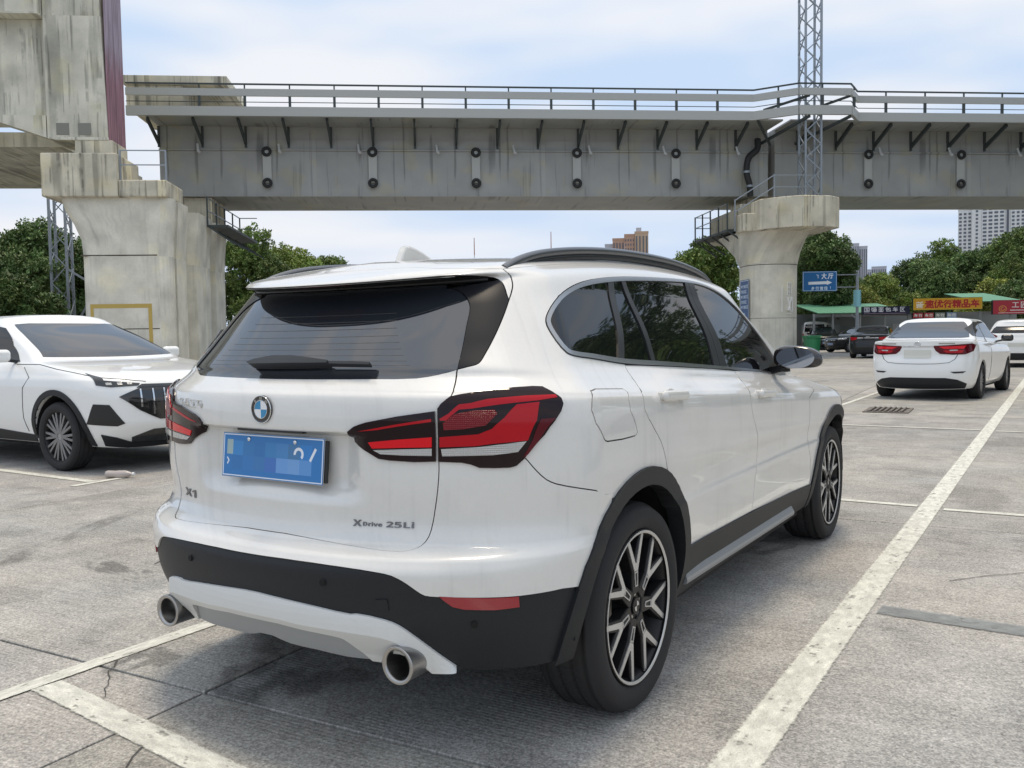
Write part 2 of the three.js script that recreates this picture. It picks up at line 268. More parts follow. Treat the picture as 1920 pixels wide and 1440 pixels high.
// ------------------------------------------------------------------ parking ground
const slabMap = tex(2048, (u, v, o) => {
  // brushed concrete: fine grooves run along v, blotches, aggregate specks
  const wob = vnoise(u * 6, v * 5, 1 << 10) * .0012, g = .5 + .5 * Math.sin((u + wob) * 2 * Math.PI * 210), gm = sm(.3, .7, fbm(u * 7 + 3, v * 7, 7 * 1, 3));
  const big = fbm(u * 4, v * 4, 4, 5), mid = fbm(u * 24, v * 24, 24, 4), fine = vnoise(u * 512, v * 512, 512), fine2 = vnoise(u * 1024, v * 1024, 1024);
  const streak = vnoise(u * 240, v * 14, 240);
  let k = .622 + (big - .5) * .13 + (mid - .5) * .11 + (fine - .5) * .14 + (fine2 - .5) * .22 - (1 - g) * .04 * gm + (streak - .5) * .045;
  const sp = vnoise(u * 300, v * 300, 300); if (sp > .93) k -= (sp - .93) * 2.2; const st = sm(.60, .72, fbm(u * 9 + 1, v * 9 + 4, 9, 4)); k -= st * .05;
  const warm = (fbm(u * 5 + 2, v * 5 + 9, 5, 3) - .5) * .05;
  o[0] = k * 1.005 + warm * .45; o[1] = k * .99; o[2] = k * .962 - warm * .45;
});
const slabBump = tex(1024, (u, v, o) => { const wob = vnoise(u * 6, v * 5, 1 << 10) * .0012, g = .5 + .5 * Math.sin((u + wob) * 2 * Math.PI * 210); o[0] = o[1] = o[2] = .5 * g * sm(.25, .7, fbm(u * 7 + 3, v * 7, 7, 3)) + .5 * vnoise(u * 300, v * 300, 300); }, { srgb: false });
const slabMat = []; for (let i = 0; i < 4; i++) { const t = [.93, 1, 1.05, .98][i]; const m = new THREE.MeshStandardMaterial({ map: slabMap, bumpMap: slabBump, bumpScale: .0022, roughness: .88, color: lin(t, t, t * [1, .985, 1.0, .97][i]) }); slabMat.push(m); }
{
  const far = new THREE.Mesh(metric(new THREE.BoxGeometry(1600, .3, 1600)), std('farGround', [.22, .21, .19], .95)); far.name = 'ground'; far.position.set(200, -.175, 0); tag(far, 'grey ground that reaches to the horizon', 'ground', null, 'structure'); far.receiveShadow = true; scene.add(far);
  const lot = new THREE.Group(); lot.name = 'parking_pavement'; tag(lot, 'grooved concrete slab pavement of the car park', 'pavement', null, 'structure'); lot.position.set(-.65, 0, -.5); lot.rotation.y = .055; scene.add(lot);
  const SX = 3.95, SZ = 4.0, geos = [];
  for (let i = 0; i < 6; i++) { const g = new RoundedBoxGeometry(SX - .012, .06, SZ - .012, 1, .004); const p = g.attributes.position, uv = new Float32Array(p.count * 2), fl = i & 1 ? -1 : 1, ou = rnd(), ov = rnd(); for (let k = 0; k < p.count; k++) { uv[2 * k] = fl * p.getX(k) / 4 + ou; uv[2 * k + 1] = (i & 2 ? -1 : 1) * p.getZ(k) / 4 + ov; } g.setAttribute('uv', new THREE.BufferAttribute(uv, 2)); g.translate(SX / 2, -.03, SZ / 2); geos.push(g); }
  let n = 0;
  for (let i = -2; i < 19; i++) for (let j = -9; j < 5; j++) { const m = new THREE.Mesh(geos[(i * 5 + j * 3 + 60) % 6], slabMat[(i * 7 + j * 5 + 90) % 4]); m.name = 'concrete_slab'; m.position.set(i * SX, rr(-.0025, 0), j * SZ); m.receiveShadow = true; lot.add(m); n++; }
}
// worn painted lines
const wornAlpha = (s) => tex(512, (u, v, o) => { const e = Math.min(v, 1 - v) * 2; const n = fbm(u * 200, v * 10 + s, 200, 4), n2 = fbm(u * 50 + s, v * 5, 50, 4); const a = sm(.0, .16, e + (n - .5) * .22 - .02) * (1 - .6 * sm(.62, .74, n2 * .6 + n * .4)); o[0] = o[1] = o[2] = a; }, { srgb: false, h: 64 });
const lineMap = tex(512, (u, v, o) => { const n = fbm(u * 60, v * 6, 60, 4), f = vnoise(u * 512, v * 64, 512); const k = .80 + (n - .5) * .22 + (f - .5) * .12; o[0] = k; o[1] = k; o[2] = k * .965; }, { h: 64 });
function roadLine(name, x0, z0, x1, z1, w, label, m) {
  const L = Math.hypot(x1 - x0, z1 - z0), g = new THREE.PlaneGeometry(L, w, Math.ceil(L / 2), 1); g.rotateX(-Math.PI / 2); const uv = g.attributes.uv; for (let i = 0; i < uv.count; i++) uv.setX(i, uv.getX(i) * L / 3 + x0 * .37 + z0 * .21);
  g.rotateY(-Math.atan2(z1 - z0, x1 - x0)); g.translate((x0 + x1) / 2, .004, (z0 + z1) / 2); const o = new THREE.Mesh(g, m ?? lineMats[Math.abs(Math.round(x0 * 3 + z0)) % 2]); o.name = numbered(name); o.receiveShadow = true; tag(o, label, 'painted line', 'parking bay lines', 'structure'); scene.add(o); return o;
}
const lineMats = [0, 5].map(s => { const t = wornAlpha(s); return new THREE.MeshStandardMaterial({ map: lineMap, alphaMap: t, transparent: true, roughness: .8, color: lin(1, 1, .97) }); });
const fadedMat = new THREE.MeshStandardMaterial({ map: lineMap, alphaMap: wornAlpha(9), transparent: true, roughness: .85, color: lin(.42, .45, .49), opacity: .8 });
roadLine('painted_line', -3.2, 1.272, 31, 1.272, .148, 'white bay line beside the right wheels of the large SUV');
roadLine('painted_line', -4, -1.098, 33, -1.098, .09, 'white bay line passing under the left of the large SUV');
roadLine('painted_line', -.90, -1.05, -1.12, 1.19, .12, 'white cross line behind the large SUV');
for (const [x, l] of [[4.05, 'white cross line ahead of the large SUV front wheel'], [9.46, 'white cross line midway between the SUV and the white saloon'], [14.62, 'white cross line under the tail of the white saloon'], [20, 'white cross line under the nose of the white saloon'], [25.4, 'farthest white cross line near the white hatchback']]) roadLine('painted_line', x, -1.05, x, 1.19, .085, l);
for (const [x, l] of [[4.0, 'short white cross line right of the long bay line, nearest'], [9.4, 'second white cross line right of the long bay line'], [14.7, 'third white cross line right of the long bay line']]) roadLine('painted_line', x, 1.36, x + .1, 3.9, .08, l);
roadLine('painted_line', 1.95, -5.25, 1.95, -10.5, .10, 'white bay line beside the left white SUV');
roadLine('painted_line', 1.72, -5.19, 2.25, -5.21, .09, 'short white line at the corner of the left bay');
roadLine('painted_line', 4.45, -5.25, 4.45, -10.5, .10, 'white bay line on the far side of the left white SUV');
roadLine('painted_line', 1.47, 1.37, 1.40, 3.4, .15, 'faded grey line crossing right of the long bay line', fadedMat);
{ // tar and oil stains on the slabs
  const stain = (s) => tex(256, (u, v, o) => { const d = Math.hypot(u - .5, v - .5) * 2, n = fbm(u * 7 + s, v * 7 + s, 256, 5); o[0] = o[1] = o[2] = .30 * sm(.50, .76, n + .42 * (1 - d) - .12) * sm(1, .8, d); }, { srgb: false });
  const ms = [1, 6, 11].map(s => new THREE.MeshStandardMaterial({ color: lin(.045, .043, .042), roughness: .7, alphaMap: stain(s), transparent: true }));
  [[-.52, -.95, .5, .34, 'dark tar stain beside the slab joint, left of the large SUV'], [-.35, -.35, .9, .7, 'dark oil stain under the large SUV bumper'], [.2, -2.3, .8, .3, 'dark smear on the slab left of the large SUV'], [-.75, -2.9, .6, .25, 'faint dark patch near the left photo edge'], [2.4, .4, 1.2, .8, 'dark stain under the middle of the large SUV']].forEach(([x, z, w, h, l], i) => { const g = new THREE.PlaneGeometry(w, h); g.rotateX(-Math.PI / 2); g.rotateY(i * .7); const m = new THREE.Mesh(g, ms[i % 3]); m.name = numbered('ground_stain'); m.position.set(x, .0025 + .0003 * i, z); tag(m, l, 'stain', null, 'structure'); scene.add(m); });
}
{ // fine cracks in the slabs and faint tyre marks
  const cm = std('crackDark', [.07, .066, .062], .95);
  [[[-.62, -1.1], [-.95, -.62], 'hairline crack crossing the slab left of the large SUV'], [[-.9, -.47], [-1.5, .35], 'hairline crack beside the cross line behind the large SUV'], [[2.1, 1.6], [3.1, 2.3], 'hairline crack on the slab right of the long bay line'], [[.4, -2.2], [1.9, -3.4], 'hairline crack on the open slab left of the large SUV'], [[5.2, -.7], [7.4, .6], 'hairline crack on the slab ahead of the large SUV'], [[-.3, 1.75], [.9, 2.6], 'hairline crack near the lower right photo corner']].forEach(([a, b, l]) => { const n = 16, pos = [], idx = []; const dx = b[0] - a[0], dz = b[1] - a[1], L = Math.hypot(dx, dz), nx = -dz / L, nz = dx / L; let o = 0; for (let i = 0; i <= n; i++) { const t = i / n; o += rr(-.028, .028); const w = .0022 * (1.2 - t) + rr(0, .001); const x = a[0] + dx * t + nx * o, z = a[1] + dz * t + nz * o; pos.push(x + nx * w, .0035, z + nz * w, x - nx * w, .0035, z - nz * w); if (i < n) idx.push(2 * i, 2 * i + 2, 2 * i + 1, 2 * i + 1, 2 * i + 2, 2 * i + 3); } const g = new THREE.BufferGeometry(); g.setAttribute('position', new THREE.Float32BufferAttribute(pos, 3)); g.setIndex(idx); g.computeVertexNormals(); const m = new THREE.Mesh(g, cm); m.name = numbered('slab_crack'); tag(m, l, 'crack', null, 'structure'); m.receiveShadow = true; scene.add(m); });
  const tm = new THREE.MeshStandardMaterial({ color: lin(.10, .095, .09), roughness: .9, transparent: true, alphaMap: tex(256, (u, v, o) => { const e = Math.min(v, 1 - v) * 2; o[0] = o[1] = o[2] = .22 * sm(.1, .5, e) * sm(.35, .65, fbm(u * 30, v * 5, 64, 4)) * sm(0, .12, u) * sm(1, .8, u); }, { srgb: false, h: 32 }) });
  [[6.5, -3.2, 9, .2, .35, 'faint tyre mark curving left ahead of the large SUV'], [6.9, -1.9, 9, .2, .35, 'second faint tyre mark ahead of the large SUV'], [3.0, 2.6, 6, .2, .05, 'faint tyre mark right of the long bay line'], [-.2, -2.9, 4, .2, .5, 'faint tyre mark on the slab at the left']].forEach(([x, z, L, w, a, l]) => { const g = new THREE.PlaneGeometry(L, w); g.rotateX(-Math.PI / 2); g.rotateY(a); const m = new THREE.Mesh(g, tm); m.name = numbered('tyre_mark'); m.position.set(x, .003, z); tag(m, l, 'tyre mark', null, 'structure'); scene.add(m); });
}
{ // drain grating
  const d = thing('drain_grating', 'rusty iron drain grating set in the slabs ahead of the large SUV', 'drain', [11.9, 0, -.24], .05); const rust = std('rust', [.17, .15, .13], .8, .2);
  part(d, 'drain_tray', bx(-.40, .40, -.01, .003, -.27, .27), rust);
  part(d, 'drain_frame', [bx(-.45, -.40, .0, .016, -.32, .32), bx(.40, .45, .0, .016, -.32, .32), bx(-.40, .40, .0, .0155, -.32, -.27), bx(-.40, .40, .0, .0155, .27, .32)], rust);
  for (let i = 0; i < 7; i++) part(d, 'drain_bar', bx(-.40, .40, .006, .032, -.25 + .075 * i, -.222 + .075 * i), rust);
}
{ // plastic bottle lying by the left bay
  const b = thing('plastic_bottle', 'clear plastic bottle lying on the slab below the left white SUV', 'bottle', [2.2, .036, -5.24], .5); const pet = std('pet', [.62, .56, .53], .25, 0, { transmission: .35, thickness: 0 });
  const g = new THREE.LatheGeometry([[0, -.12], [.03, -.12], [.034, -.1], [.031, -.03], [.034, 0], [.034, .06], [.022, .1], [.013, .115], [.013, .125]].map(q => new THREE.Vector2(...q)), 20); g.rotateX(Math.PI / 2); part(b, 'bottle_body', g, pet); const c = new THREE.CylinderGeometry(.016, .016, .02, 16); c.rotateX(Math.PI / 2); part(b, 'bottle_cap', T(c, 0, 0, .135), std('capWhite', [.75, .75, .74], .4));
}
// ------------------------------------------------------------------ viaduct
const concreteMap = (r, g, b, str, seedo) => tex(1024, (u, v, o) => { // stained concrete, streaks run down
  const n = fbm(u * 6 + seedo, v * 6, 1 << 9, 5), s = fbm(u * 60 + seedo * 3, v * 2.2, 1 << 9, 4), s2 = fbm(u * 18 + 5, v * 1.3 + seedo, 1 << 9, 3), f = vnoise(u * 400, v * 400, 400), h = fbm(u * 9 + 3, v * 9 + seedo, 1 << 9, 4);
  let k = 1 + (n - .5) * .28 + (f - .5) * .08 - str * (.9 * sm(.52, .72, s) * sm(.38, .62, h) + .7 * sm(.55, .75, s2)); k = Math.max(k, .18); const y = sm(.5, .8, fbm(u * 4 + 9, v * 5 + seedo, 1 << 9, 3)) * .05;
  o[0] = r * k + y * .6; o[1] = g * k + y * .4; o[2] = b * k - y * .4;
}, { rep: [.22, .22] });
const concPier = new THREE.MeshStandardMaterial({ map: concreteMap(.84, .825, .77, .05, 2), roughness: .9 });
const concCap = new THREE.MeshStandardMaterial({ map: concreteMap(.80, .775, .70, .26, 7), roughness: .92 });
const concBeam = new THREE.MeshStandardMaterial({ map: concreteMap(.80, .79, .73, .2, 12), roughness: .92 });
const concDark = new THREE.MeshStandardMaterial({ map: concreteMap(.36, .33, .29, .3, 4), roughness: .92 });
const girderMat = new THREE.MeshStandardMaterial({ map: tex(1024, (u, v, o) => { const n = fbm(u * 8, v * 5, 1 << 9, 5), s = fbm(u * 90, v * 1.6, 1 << 9, 4), h = fbm(u * 14 + 3, v * 3, 1 << 9, 3); let k = .62 + (n - .5) * .10 - .13 * sm(.55, .75, s) * sm(.42, .62, h); const y = sm(.55, .75, fbm(u * 12 + 4, v * 9 + 2, 1 << 9, 3)); o[0] = k * .99 + y * .02; o[1] = k * 1.0 + y * .01; o[2] = k * .985 - y * .03; }, { rep: [.09, .16] }), roughness: .55 });
const steelLight = std('steelLight', [.42, .43, .41], .55, .1), steelDark = std('steelDark', [.055, .068, .068], .6, .2), galv = std('galv', [.30, .33, .36], .45, .5);
const purple = new THREE.MeshStandardMaterial({ map: tex(512, (u, v, o) => { const n = fbm(u * 5, v * 5, 512, 4), s = fbm(u * 30, v * 2, 512, 3), k = 1 + (n - .5) * .3 - .25 * sm(.5, .75, s), t = sm(.35, .6, v + (n - .5) * .3); o[0] = (.60 + .04 * t) * k; o[1] = (.45 + .13 * t) * k; o[2] = (.49 + .14 * t) * k; }, { rep: [.5, .16] }), roughness: .9 }); purple.map.offset.y = -.44;
const BR = [40.716, 0, -9.79], BT = -52.3 * Math.PI / 180; // local x along the viaduct, local +z towards the camera
const wing = (name, label, cat, group) => thing(name, label, cat, BR, BT, group);
function girder(x0, x1, label) {
  const g = wing('steel_girder', label, 'bridge girder', 'viaduct girders');
  part(g, 'web', [bx(x0, x1, 8.16, 10.3, -6.7, -2), bx(x0, x1, 10.3, 10.82, -6.7, -2.03)], girderMat);
  part(g, 'web_ledge', bx(x0, x1, 10.27, 10.33, -2, -1.90), girderMat);
  part(g, 'bottom_flange', bx(x0, x1, 8.10, 8.158, -6.75, -1.93), girderMat);
  part(g, 'deck_overhang', bx(x0, x1, 11.42, 11.5, -2.645, -.09), girderMat); part(g, 'upper_web', bx(x0, x1, 10.825, 11.417, -2.6, -2.055), girderMat);
  part(g, 'deck_slab', bx(x0, x1, 10.83, 11.5, -8.9, -2.65), girderMat);
  for (let x = x0 + (x0 < 0 ? .0 : 1.2); x < x1; x += 2.005) part(g, 'bracket', [bar([x, 11.36, -.25], [x, 10.62, -1.98], .09, .20), bx(x - .05, x + .05, 10.42, 11.40, -2.05, -1.95)], steelDark);
  for (let x = Math.ceil((x0 + 24.5) / 5) * 5 - 24.5 + .0; x < x1 - 1; x += 4.99) {
    if (x < x0 + .5 || (x > -1.5 && x < 4)) continue;
    part(g, 'stiffener_plate', rbx(x - .21, x + .21, 8.74, 10.30, -2.0, -1.86, .03), steelLight);
    for (const y of [8.72, 10.2]) { const t = new THREE.TorusGeometry(.17, .075, 10, 24); part(g, 'pipe_ring', T(t, x, y, -1.82), std('ringBlack', [.02, .021, .022], .7)); }
  }
  for (let x = Math.ceil((x0 + 23.95) / 3.75) * 3.75 - 23.95; x < x1; x += 3.75) part(g, 'drain_spout', [rod([x, 10.55, -1.85], [x + .05, 10.22, -1.74], .05, .06, 10), rod([x + .05, 10.22, -1.74], [x + .12, 10.12, -1.68], .075, .07, 10)], std('spout', [.55, .56, .56], .5));
  return g;
}
girder(-29.5, .25, 'long grey steel girder spanning between the two piers');
girder(.62, 34, 'grey steel girder running off to the right of the lattice mast');
{ // walkway and railing with the bay around the mast
  const w = wing('walkway_railing', 'pale steel walkway railing along the top of the viaduct', 'railing');
  const path = [[-30.3, 0], [-1.25, 0], [.45, -1.25], [3.0, -1.25], [3.95, 0], [34, 0]].map(([a, b]) => [a, -b]);
  const beam = (name, y0, y1, d, m) => { for (let i = 0; i < path.length - 1; i++) { const [ax, az] = path[i], [cx, cz] = path[i + 1], L = Math.hypot(cx - ax, cz - az), n = L > 8 ? Math.round(L / 6) : 1; for (let k = 0; k < n; k++) { const t0 = k / n, t1 = (k + 1) / n; part(w, name, bar([ax + (cx - ax) * t0, (y0 + y1) / 2, az + (cz - az) * t0], [ax + (cx - ax) * t1, (y0 + y1) / 2, az + (cz - az) * t1], d, y1 - y0), m); } } };
  beam('fascia_beam', 11.40, 11.82, .16, steelLight); beam('rail_beam', 12.30, 12.62, .12, steelLight); beam('top_rail', 12.80, 12.87, .06, steelDark); beam('mid_rail', 12.02, 12.05, .03, steelDark);
  const post = (x, z) => part(w, 'rail_post', [bx(x - .055, x + .055, 11.82, 12.3, z - .05, z + .05), bx(x - .03, x + .03, 12.62, 12.8, z - .03, z + .03)], steelDark);
  for (let x = -27.1; x < -1.3; x += 2.005) post(x, -.005); post(-.3, .66); post(1.6, 1.25); post(3.3, .95); for (let x = 5.4; x < 34; x += 2.005) post(x, -.005);
  part(w, 'bay_strut', bar([-1.1, 11.4, .1], [.2, 10.6, -1.6], .1), steelDark); part(w, 'bay_strut', bar([1.0, 11.35, 1.2], [-.2, 10.7, -1.8], .12), steelDark); part(w, 'bay_strut', bar([3.0, 11.35, 1.2], [1.6, 10.7, -1.8], .12), steelDark);
  part(w, 'bay_strut', bar([1.0, 12.3, 1.2], [-.6, 12.0, -.4], .1), steelDark); part(w, 'bay_strut', bar([3.0, 12.3, 1.2], [1.6, 12.0, -.6], .1), steelDark);
  const f = wing('far_parapet', 'thin blue grey mesh parapet on the far side of the viaduct', 'railing'); part(f, 'parapet_panel', bx(-28.4, 34, 11.5, 12.55, -8.66, -8.6), std('parapet', [.40, .45, .53], .7)); for (let x = -26; x < 34; x += 5.3) part(f, 'parapet_post', bx(x - .04, x + .04, 11.5, 12.7, -8.6, -8.5), steelDark); part(f, 'parapet_rail', bx(-28.4, 34, 12.6, 12.66, -8.65, -8.6), steelDark);
}
function lattice(g, x0, x1, z0, z1, y0, y1, step, t = .09) {
  for (const x of [x0, x1]) for (const z of [z0, z1]) part(g, 'mast_leg', bx(x - t / 2, x + t / 2, y0, y1, z - t / 2, z + t / 2), galv);
  let k = 0; for (let y = y0 + .02; y < y1 - step; y += step, k++) {
    const a = k & 1 ? [y, y + step] : [y + step, y]; const e = t / 2 + .01;
    part(g, 'mast_brace', bar([x0 + .03, a[0], z1 + e], [x1 - .03, a[1], z1 + e], .045, .05), galv); part(g, 'mast_brace', bar([x0 + .03, a[1], z0 - e], [x1 - .03, a[0], z0 - e], .045, .05), galv);
    part(g, 'mast_brace', bar([x0 - e, a[0], z0 + .03], [x0 - e, a[1], z1 - .03], .045, .05), galv); part(g, 'mast_brace', bar([x1 + e, a[1], z0 + .03], [x1 + e, a[0], z1 - .03], .045, .05), galv);
  }
}
{ const m = wing('lattice_mast', 'tall galvanised lattice mast standing on the right pier', 'mast'); lattice(m, .95, 1.72, .12, .86, 7.62, 21, .62); part(m, 'mast_foot', [rbx(.8, 1.87, 7.44, 7.64, -.03, 1.0, .03)], concCap); }
{ const m = wing('lattice_mast', 'lattice mast partly hidden behind the left pier', 'mast'); lattice(m, -38.95, -38.05, -13.6, -12.8, 0, 11.5, .95, .13); part(m, 'mast_stay', bar([-38.05, 5.6, -12.8], [-36.6, 4.6, -13], .11), galv); part(m, 'mast_stay', bar([-38.0, 1.8, -12.8], [-36.5, 4.4, -13], .11), galv); }
function oblong(hx, z0, z1, n = 10) { // plan outline, rounded ends, x half width hx
  const p = []; const r = hx; for (let i = 0; i <= n; i++) { const a = Math.PI * i / n; p.push([r * Math.cos(a), z1 - r * .75 + r * .75 * Math.sin(a)]); } for (let i = 0; i <= n; i++) { const a = Math.PI + Math.PI * i / n; p.push([r * Math.cos(a), z0 + r * .75 + r * .75 * Math.sin(a)]); } return p;
}
function stack(levels, cx) { // loft of oblong outlines [y, hx, z0, z1]
  const pos = [], uv = [], idx = []; const n = oblong(1, 0, 4).length + 1; levels.forEach(([y, hx, z0, z1]) => { let s = 0, q0 = null; const ob = oblong(hx, z0, z1); ob.push(ob[0]); ob.forEach(([x, z]) => { if (q0) s += Math.hypot(x - q0[0], z - q0[1]); q0 = [x, z]; pos.push(cx + x, y, z); uv.push(s, y); }); });
  for (let l = 0; l < levels.length - 1; l++) for (let i = 0; i < n - 1; i++) { const a = l * n + i, b = a + 1, c = a + n, d = b + n; idx.push(a, c, b, b, c, d); }
  const g = new THREE.BufferGeometry(); g.setAttribute('position', new THREE.Float32BufferAttribute(pos, 3)); g.setAttribute('uv', new THREE.Float32BufferAttribute(uv, 2)); g.setIndex(idx); g.computeVertexNormals(); return g;
}
{ // right pier
  const p = wing('bridge_pier', 'rounded concrete pier with a white stencilled mark, right of centre', 'bridge pier'); const cx = -.35;
  for (const lv of [[[0, 1.2, -1.9, .9], [1.9, 1.2, -1.9, .9]], [[1.92, 1.2, -1.9, .9], [4.45, 1.22, -1.9, .9]], [[4.48, 1.23, -1.9, .92], [5.0, 1.34, -2.3, 1.0], [5.6, 1.54, -3.2, 1.25], [6.05, 1.72, -3.9, 1.5]]]) part(p, 'shaft', stack(lv, cx), concPier);
  for (const lv of [[[1.9, 1.18, -1.88, .88], [1.92, 1.18, -1.88, .88]], [[4.45, 1.20, -1.88, .88], [4.48, 1.20, -1.88, .88]]]) part(p, 'shaft_joint', stack(lv, cx), concDark);
  const cap = new THREE.Shape([[-1.55, -5.6], [1.95, -5.6], [1.95, 2.2], [1.25, 2.75], [-.1, 2.85], [-1.0, 2.3], [-1.55, 1.6]].map(q => new THREE.Vector2(q[0], -q[1]))); const cg = new THREE.ExtrudeGeometry(cap, { depth: 1.36, bevelEnabled: true, bevelSize: .03, bevelThickness: .03, bevelSegments: 1 }); cg.rotateX(-Math.PI / 2); part(p, 'pier_cap', T(metric(cg), 0, 6.02, 0), concCap);
  part(p, 'bearing_block', rbx(-1.5, -.4, 6.5, 7.62, -2.6, -1.2, .04), concCap); part(p, 'bearing_block', rbx(-.6, 1.7, 7.42, 8.09, -5, -2.4, .03), concCap); part(p, 'corbel', rbx(-2.2, -1.35, 6.0, 6.85, .1, 1.1, .05), concCap);
  
}
{ // hoses beside the right pier
  const h = wing('drain_hose', 'thick black drain hose hanging between the two girders above the right pier', 'hose'); part(h, 'hose', tube([[-.4, 10.9, -1.7], [-.45, 10.4, -1.62], [-.9, 9.95, -1.6], [-1.0, 9.2, -1.6], [-.85, 8.6, -1.6], [-.8, 8.05, -1.65]], .16, 40, 10), std('hose', [.015, .016, .017], .6)); part(h, 'hose_clamp', [rod([-1.0, 9.2, -1.6], [-1.0, 9.3, -1.6], .185, .185, 16), rod([-.83, 8.5, -1.6], [-.83, 8.6, -1.6], .185, .185, 16)], galv);
}
function accessPlatform(cx, z0, z1, y, label) { // a ledge with posts and two handrails beside a pier cap
  const w = wing('access_platform', label, 'platform', 'pier access platforms'); part(w, 'platform_deck', bx(cx - .9, cx, y - .1, y, z0, z1), steelDark);
  const n = 4; for (let i = 0; i <= n; i++) { const z = z0 + (z1 - z0) * i / n; part(w, 'rail_post', bx(cx - .93, cx - .87, y - .1, y + 1.25, z - .03, z + .03), steelDark); part(w, 'platform_bracket', bar([cx - .8, y - .12, z], [cx + .3, y - .9, z], .07), steelDark); }
  for (const q of [.65, 1.22]) { part(w, 'handrail', bar([cx - .9, y + q, z0], [cx - .9, y + q, z1], .04), galv); part(w, 'handrail', bar([cx - .9, y + q, z0], [cx, y + q, z0], .04), galv); }
  return w;
}
accessPlatform(-1.6, -5.3, -.2, 6.25, 'dark railed platform on the left side of the right pier');
{ // stair rail going up on the right pier
  const w = wing('stair_rail', 'sloping grey handrail climbing to the top of the right pier', 'railing'); for (const q of [0, .55]) { part(w, 'handrail', bar([-2.3, 7.0 + q, .3], [-.6, 8.1 + q, .9], .045), galv); part(w, 'handrail', bar([-.6, 8.1 + q, .9], [1.4, 8.1 + q, .9], .04), galv); } part(w, 'rail_post', bx(-2.33, -2.27, 6.1, 7.6, .27, .33), galv); part(w, 'rail_post', bx(-.63, -.57, 7.4, 8.7, .87, .93), galv);
}
{ // left pier: slab wall with flutes on its right flank
  const p = wing('bridge_pier', 'broad concrete pier with a faded yellow painted frame, at the left', 'bridge pier'); const yj = [1.75, 4.6];
  const fr = (y) => { const f = sm(4.4, 6.8, y); return [-30.32 - .15 * sm(3, 5, y) * 0 - .75 * f * f, -26.98 + .15 * f]; };
  const lv = [0, 1.74, 1.76, 4.58, 4.6, 5.2, 5.8, 6.3, 6.8], pos = [], uv = [], idx = []; const R = .42;
  const ring = (y) => { const [a, b] = fr(y), o = []; const N = 5; for (let i = 0; i <= N; i++) { const t = Math.PI / 2 * i / N; o.push([b - R + R * Math.sin(t) * 1, 6.0 - R + R * Math.cos(t)]); } o.push([b, 5.38], [b - .9, 5.3], [b - .9, 5.02], [b - .04, 4.95], [b - .02, 3.6], [b - .9, 3.5], [b - .9, 1.95], [b - .04, 1.85], [b - .02, -.5], [b - .9, -.6], [b - .9, -1.5], [b - .04, -1.6], [b - .02, -3.5], [b - .5, -3.9], [a + .5, -3.9], [a, -3.4], [a, 6.0 - R]); for (let i = 1; i <= N; i++) { const t = Math.PI / 2 * i / N; o.push([a + R - R * Math.cos(t), 6.0 - R + R * Math.sin(t)]); } return o; };
  let n = 0; lv.forEach(y => { const r = ring(y); r.push(r[0]); n = r.length; let s = 0, q = null; const r0 = ring(0); r0.push(r0[0]); r.forEach(([x, z], i) => { if (q) s += Math.hypot(r0[i][0] - q[0], r0[i][1] - q[1]); q = r0[i]; pos.push(x, y, z); uv.push(s, y); }); });
  const flat = []; const P = (i) => [pos[3 * i], pos[3 * i + 1], pos[3 * i + 2]], U = (i) => [uv[2 * i], uv[2 * i + 1]], fp = [], fu = []; for (let l = 0; l < lv.length - 1; l++) for (let i = 0; i < n - 1; i++) { const a = l * n + i, b = a + 1, c = a + n, d = b + n; for (const k of [a, b, c, b, d, c]) { fp.push(...P(k)); fu.push(...U(k)); } }
  const g = new THREE.BufferGeometry(); g.setAttribute('position', new THREE.Float32BufferAttribute(fp, 3)); g.setAttribute('uv', new THREE.Float32BufferAttribute(fu, 2)); g.computeVertexNormals(); part(p, 'shaft', g, concPier);
  part(p, 'shaft_joint', [bx(-30.30, -27.45, 4.57, 4.615, 5.9, 6.006), bx(-30.28, -27.45, 1.73, 1.765, 5.9, 6.006)], concDark);
  part(p, 'pier_cap', [rbx(-31.55, -28.75, 6.8, 8.46, 3.6, 6.25, .06), rbx(-28.74, -26.95, 6.8, 7.45, 3.9, 6.22, .06)], concCap);
  part(p, 'bearing_block', rbx(-30.35, -28.95, 8.47, 8.98, 4.3, 6.0, .03), concCap); part(p, 'bearing_block', rbx(-28.5, -27.2, 6.81, 8.09, -5, -2.2, .03), concCap);
  const yel = std('yellowPaint', [.50, .36, .10], .85); // old painted frame
  part(p, 'painted_frame', [bx(-30.02, -27.72, 2.56, 2.72, 6.003, 6.007), bx(-30.02, -29.90, .3, 2.56, 6.003, 6.007), bx(-27.86, -27.72, .3, 2.56, 6.003, 6.007)], yel);
}
accessPlatform(-25.9, -6.5, .5, 6.45, 'dark railed platform behind the left pier cap');
{ const w = wing('stair_rail', 'thin rail on the low ledge of the left pier cap', 'railing'); for (const q of [.6, 1.15]) part(w, 'handrail', bar([-28.7, 7.45 + q, 6.0], [-27.0, 7.45 + q, 6.0], .04), galv); for (const x of [-28.7, -27.0]) part(w, 'rail_post', bx(x - .03, x + .03, 7.45, 8.62, 5.97, 6.03), galv); }
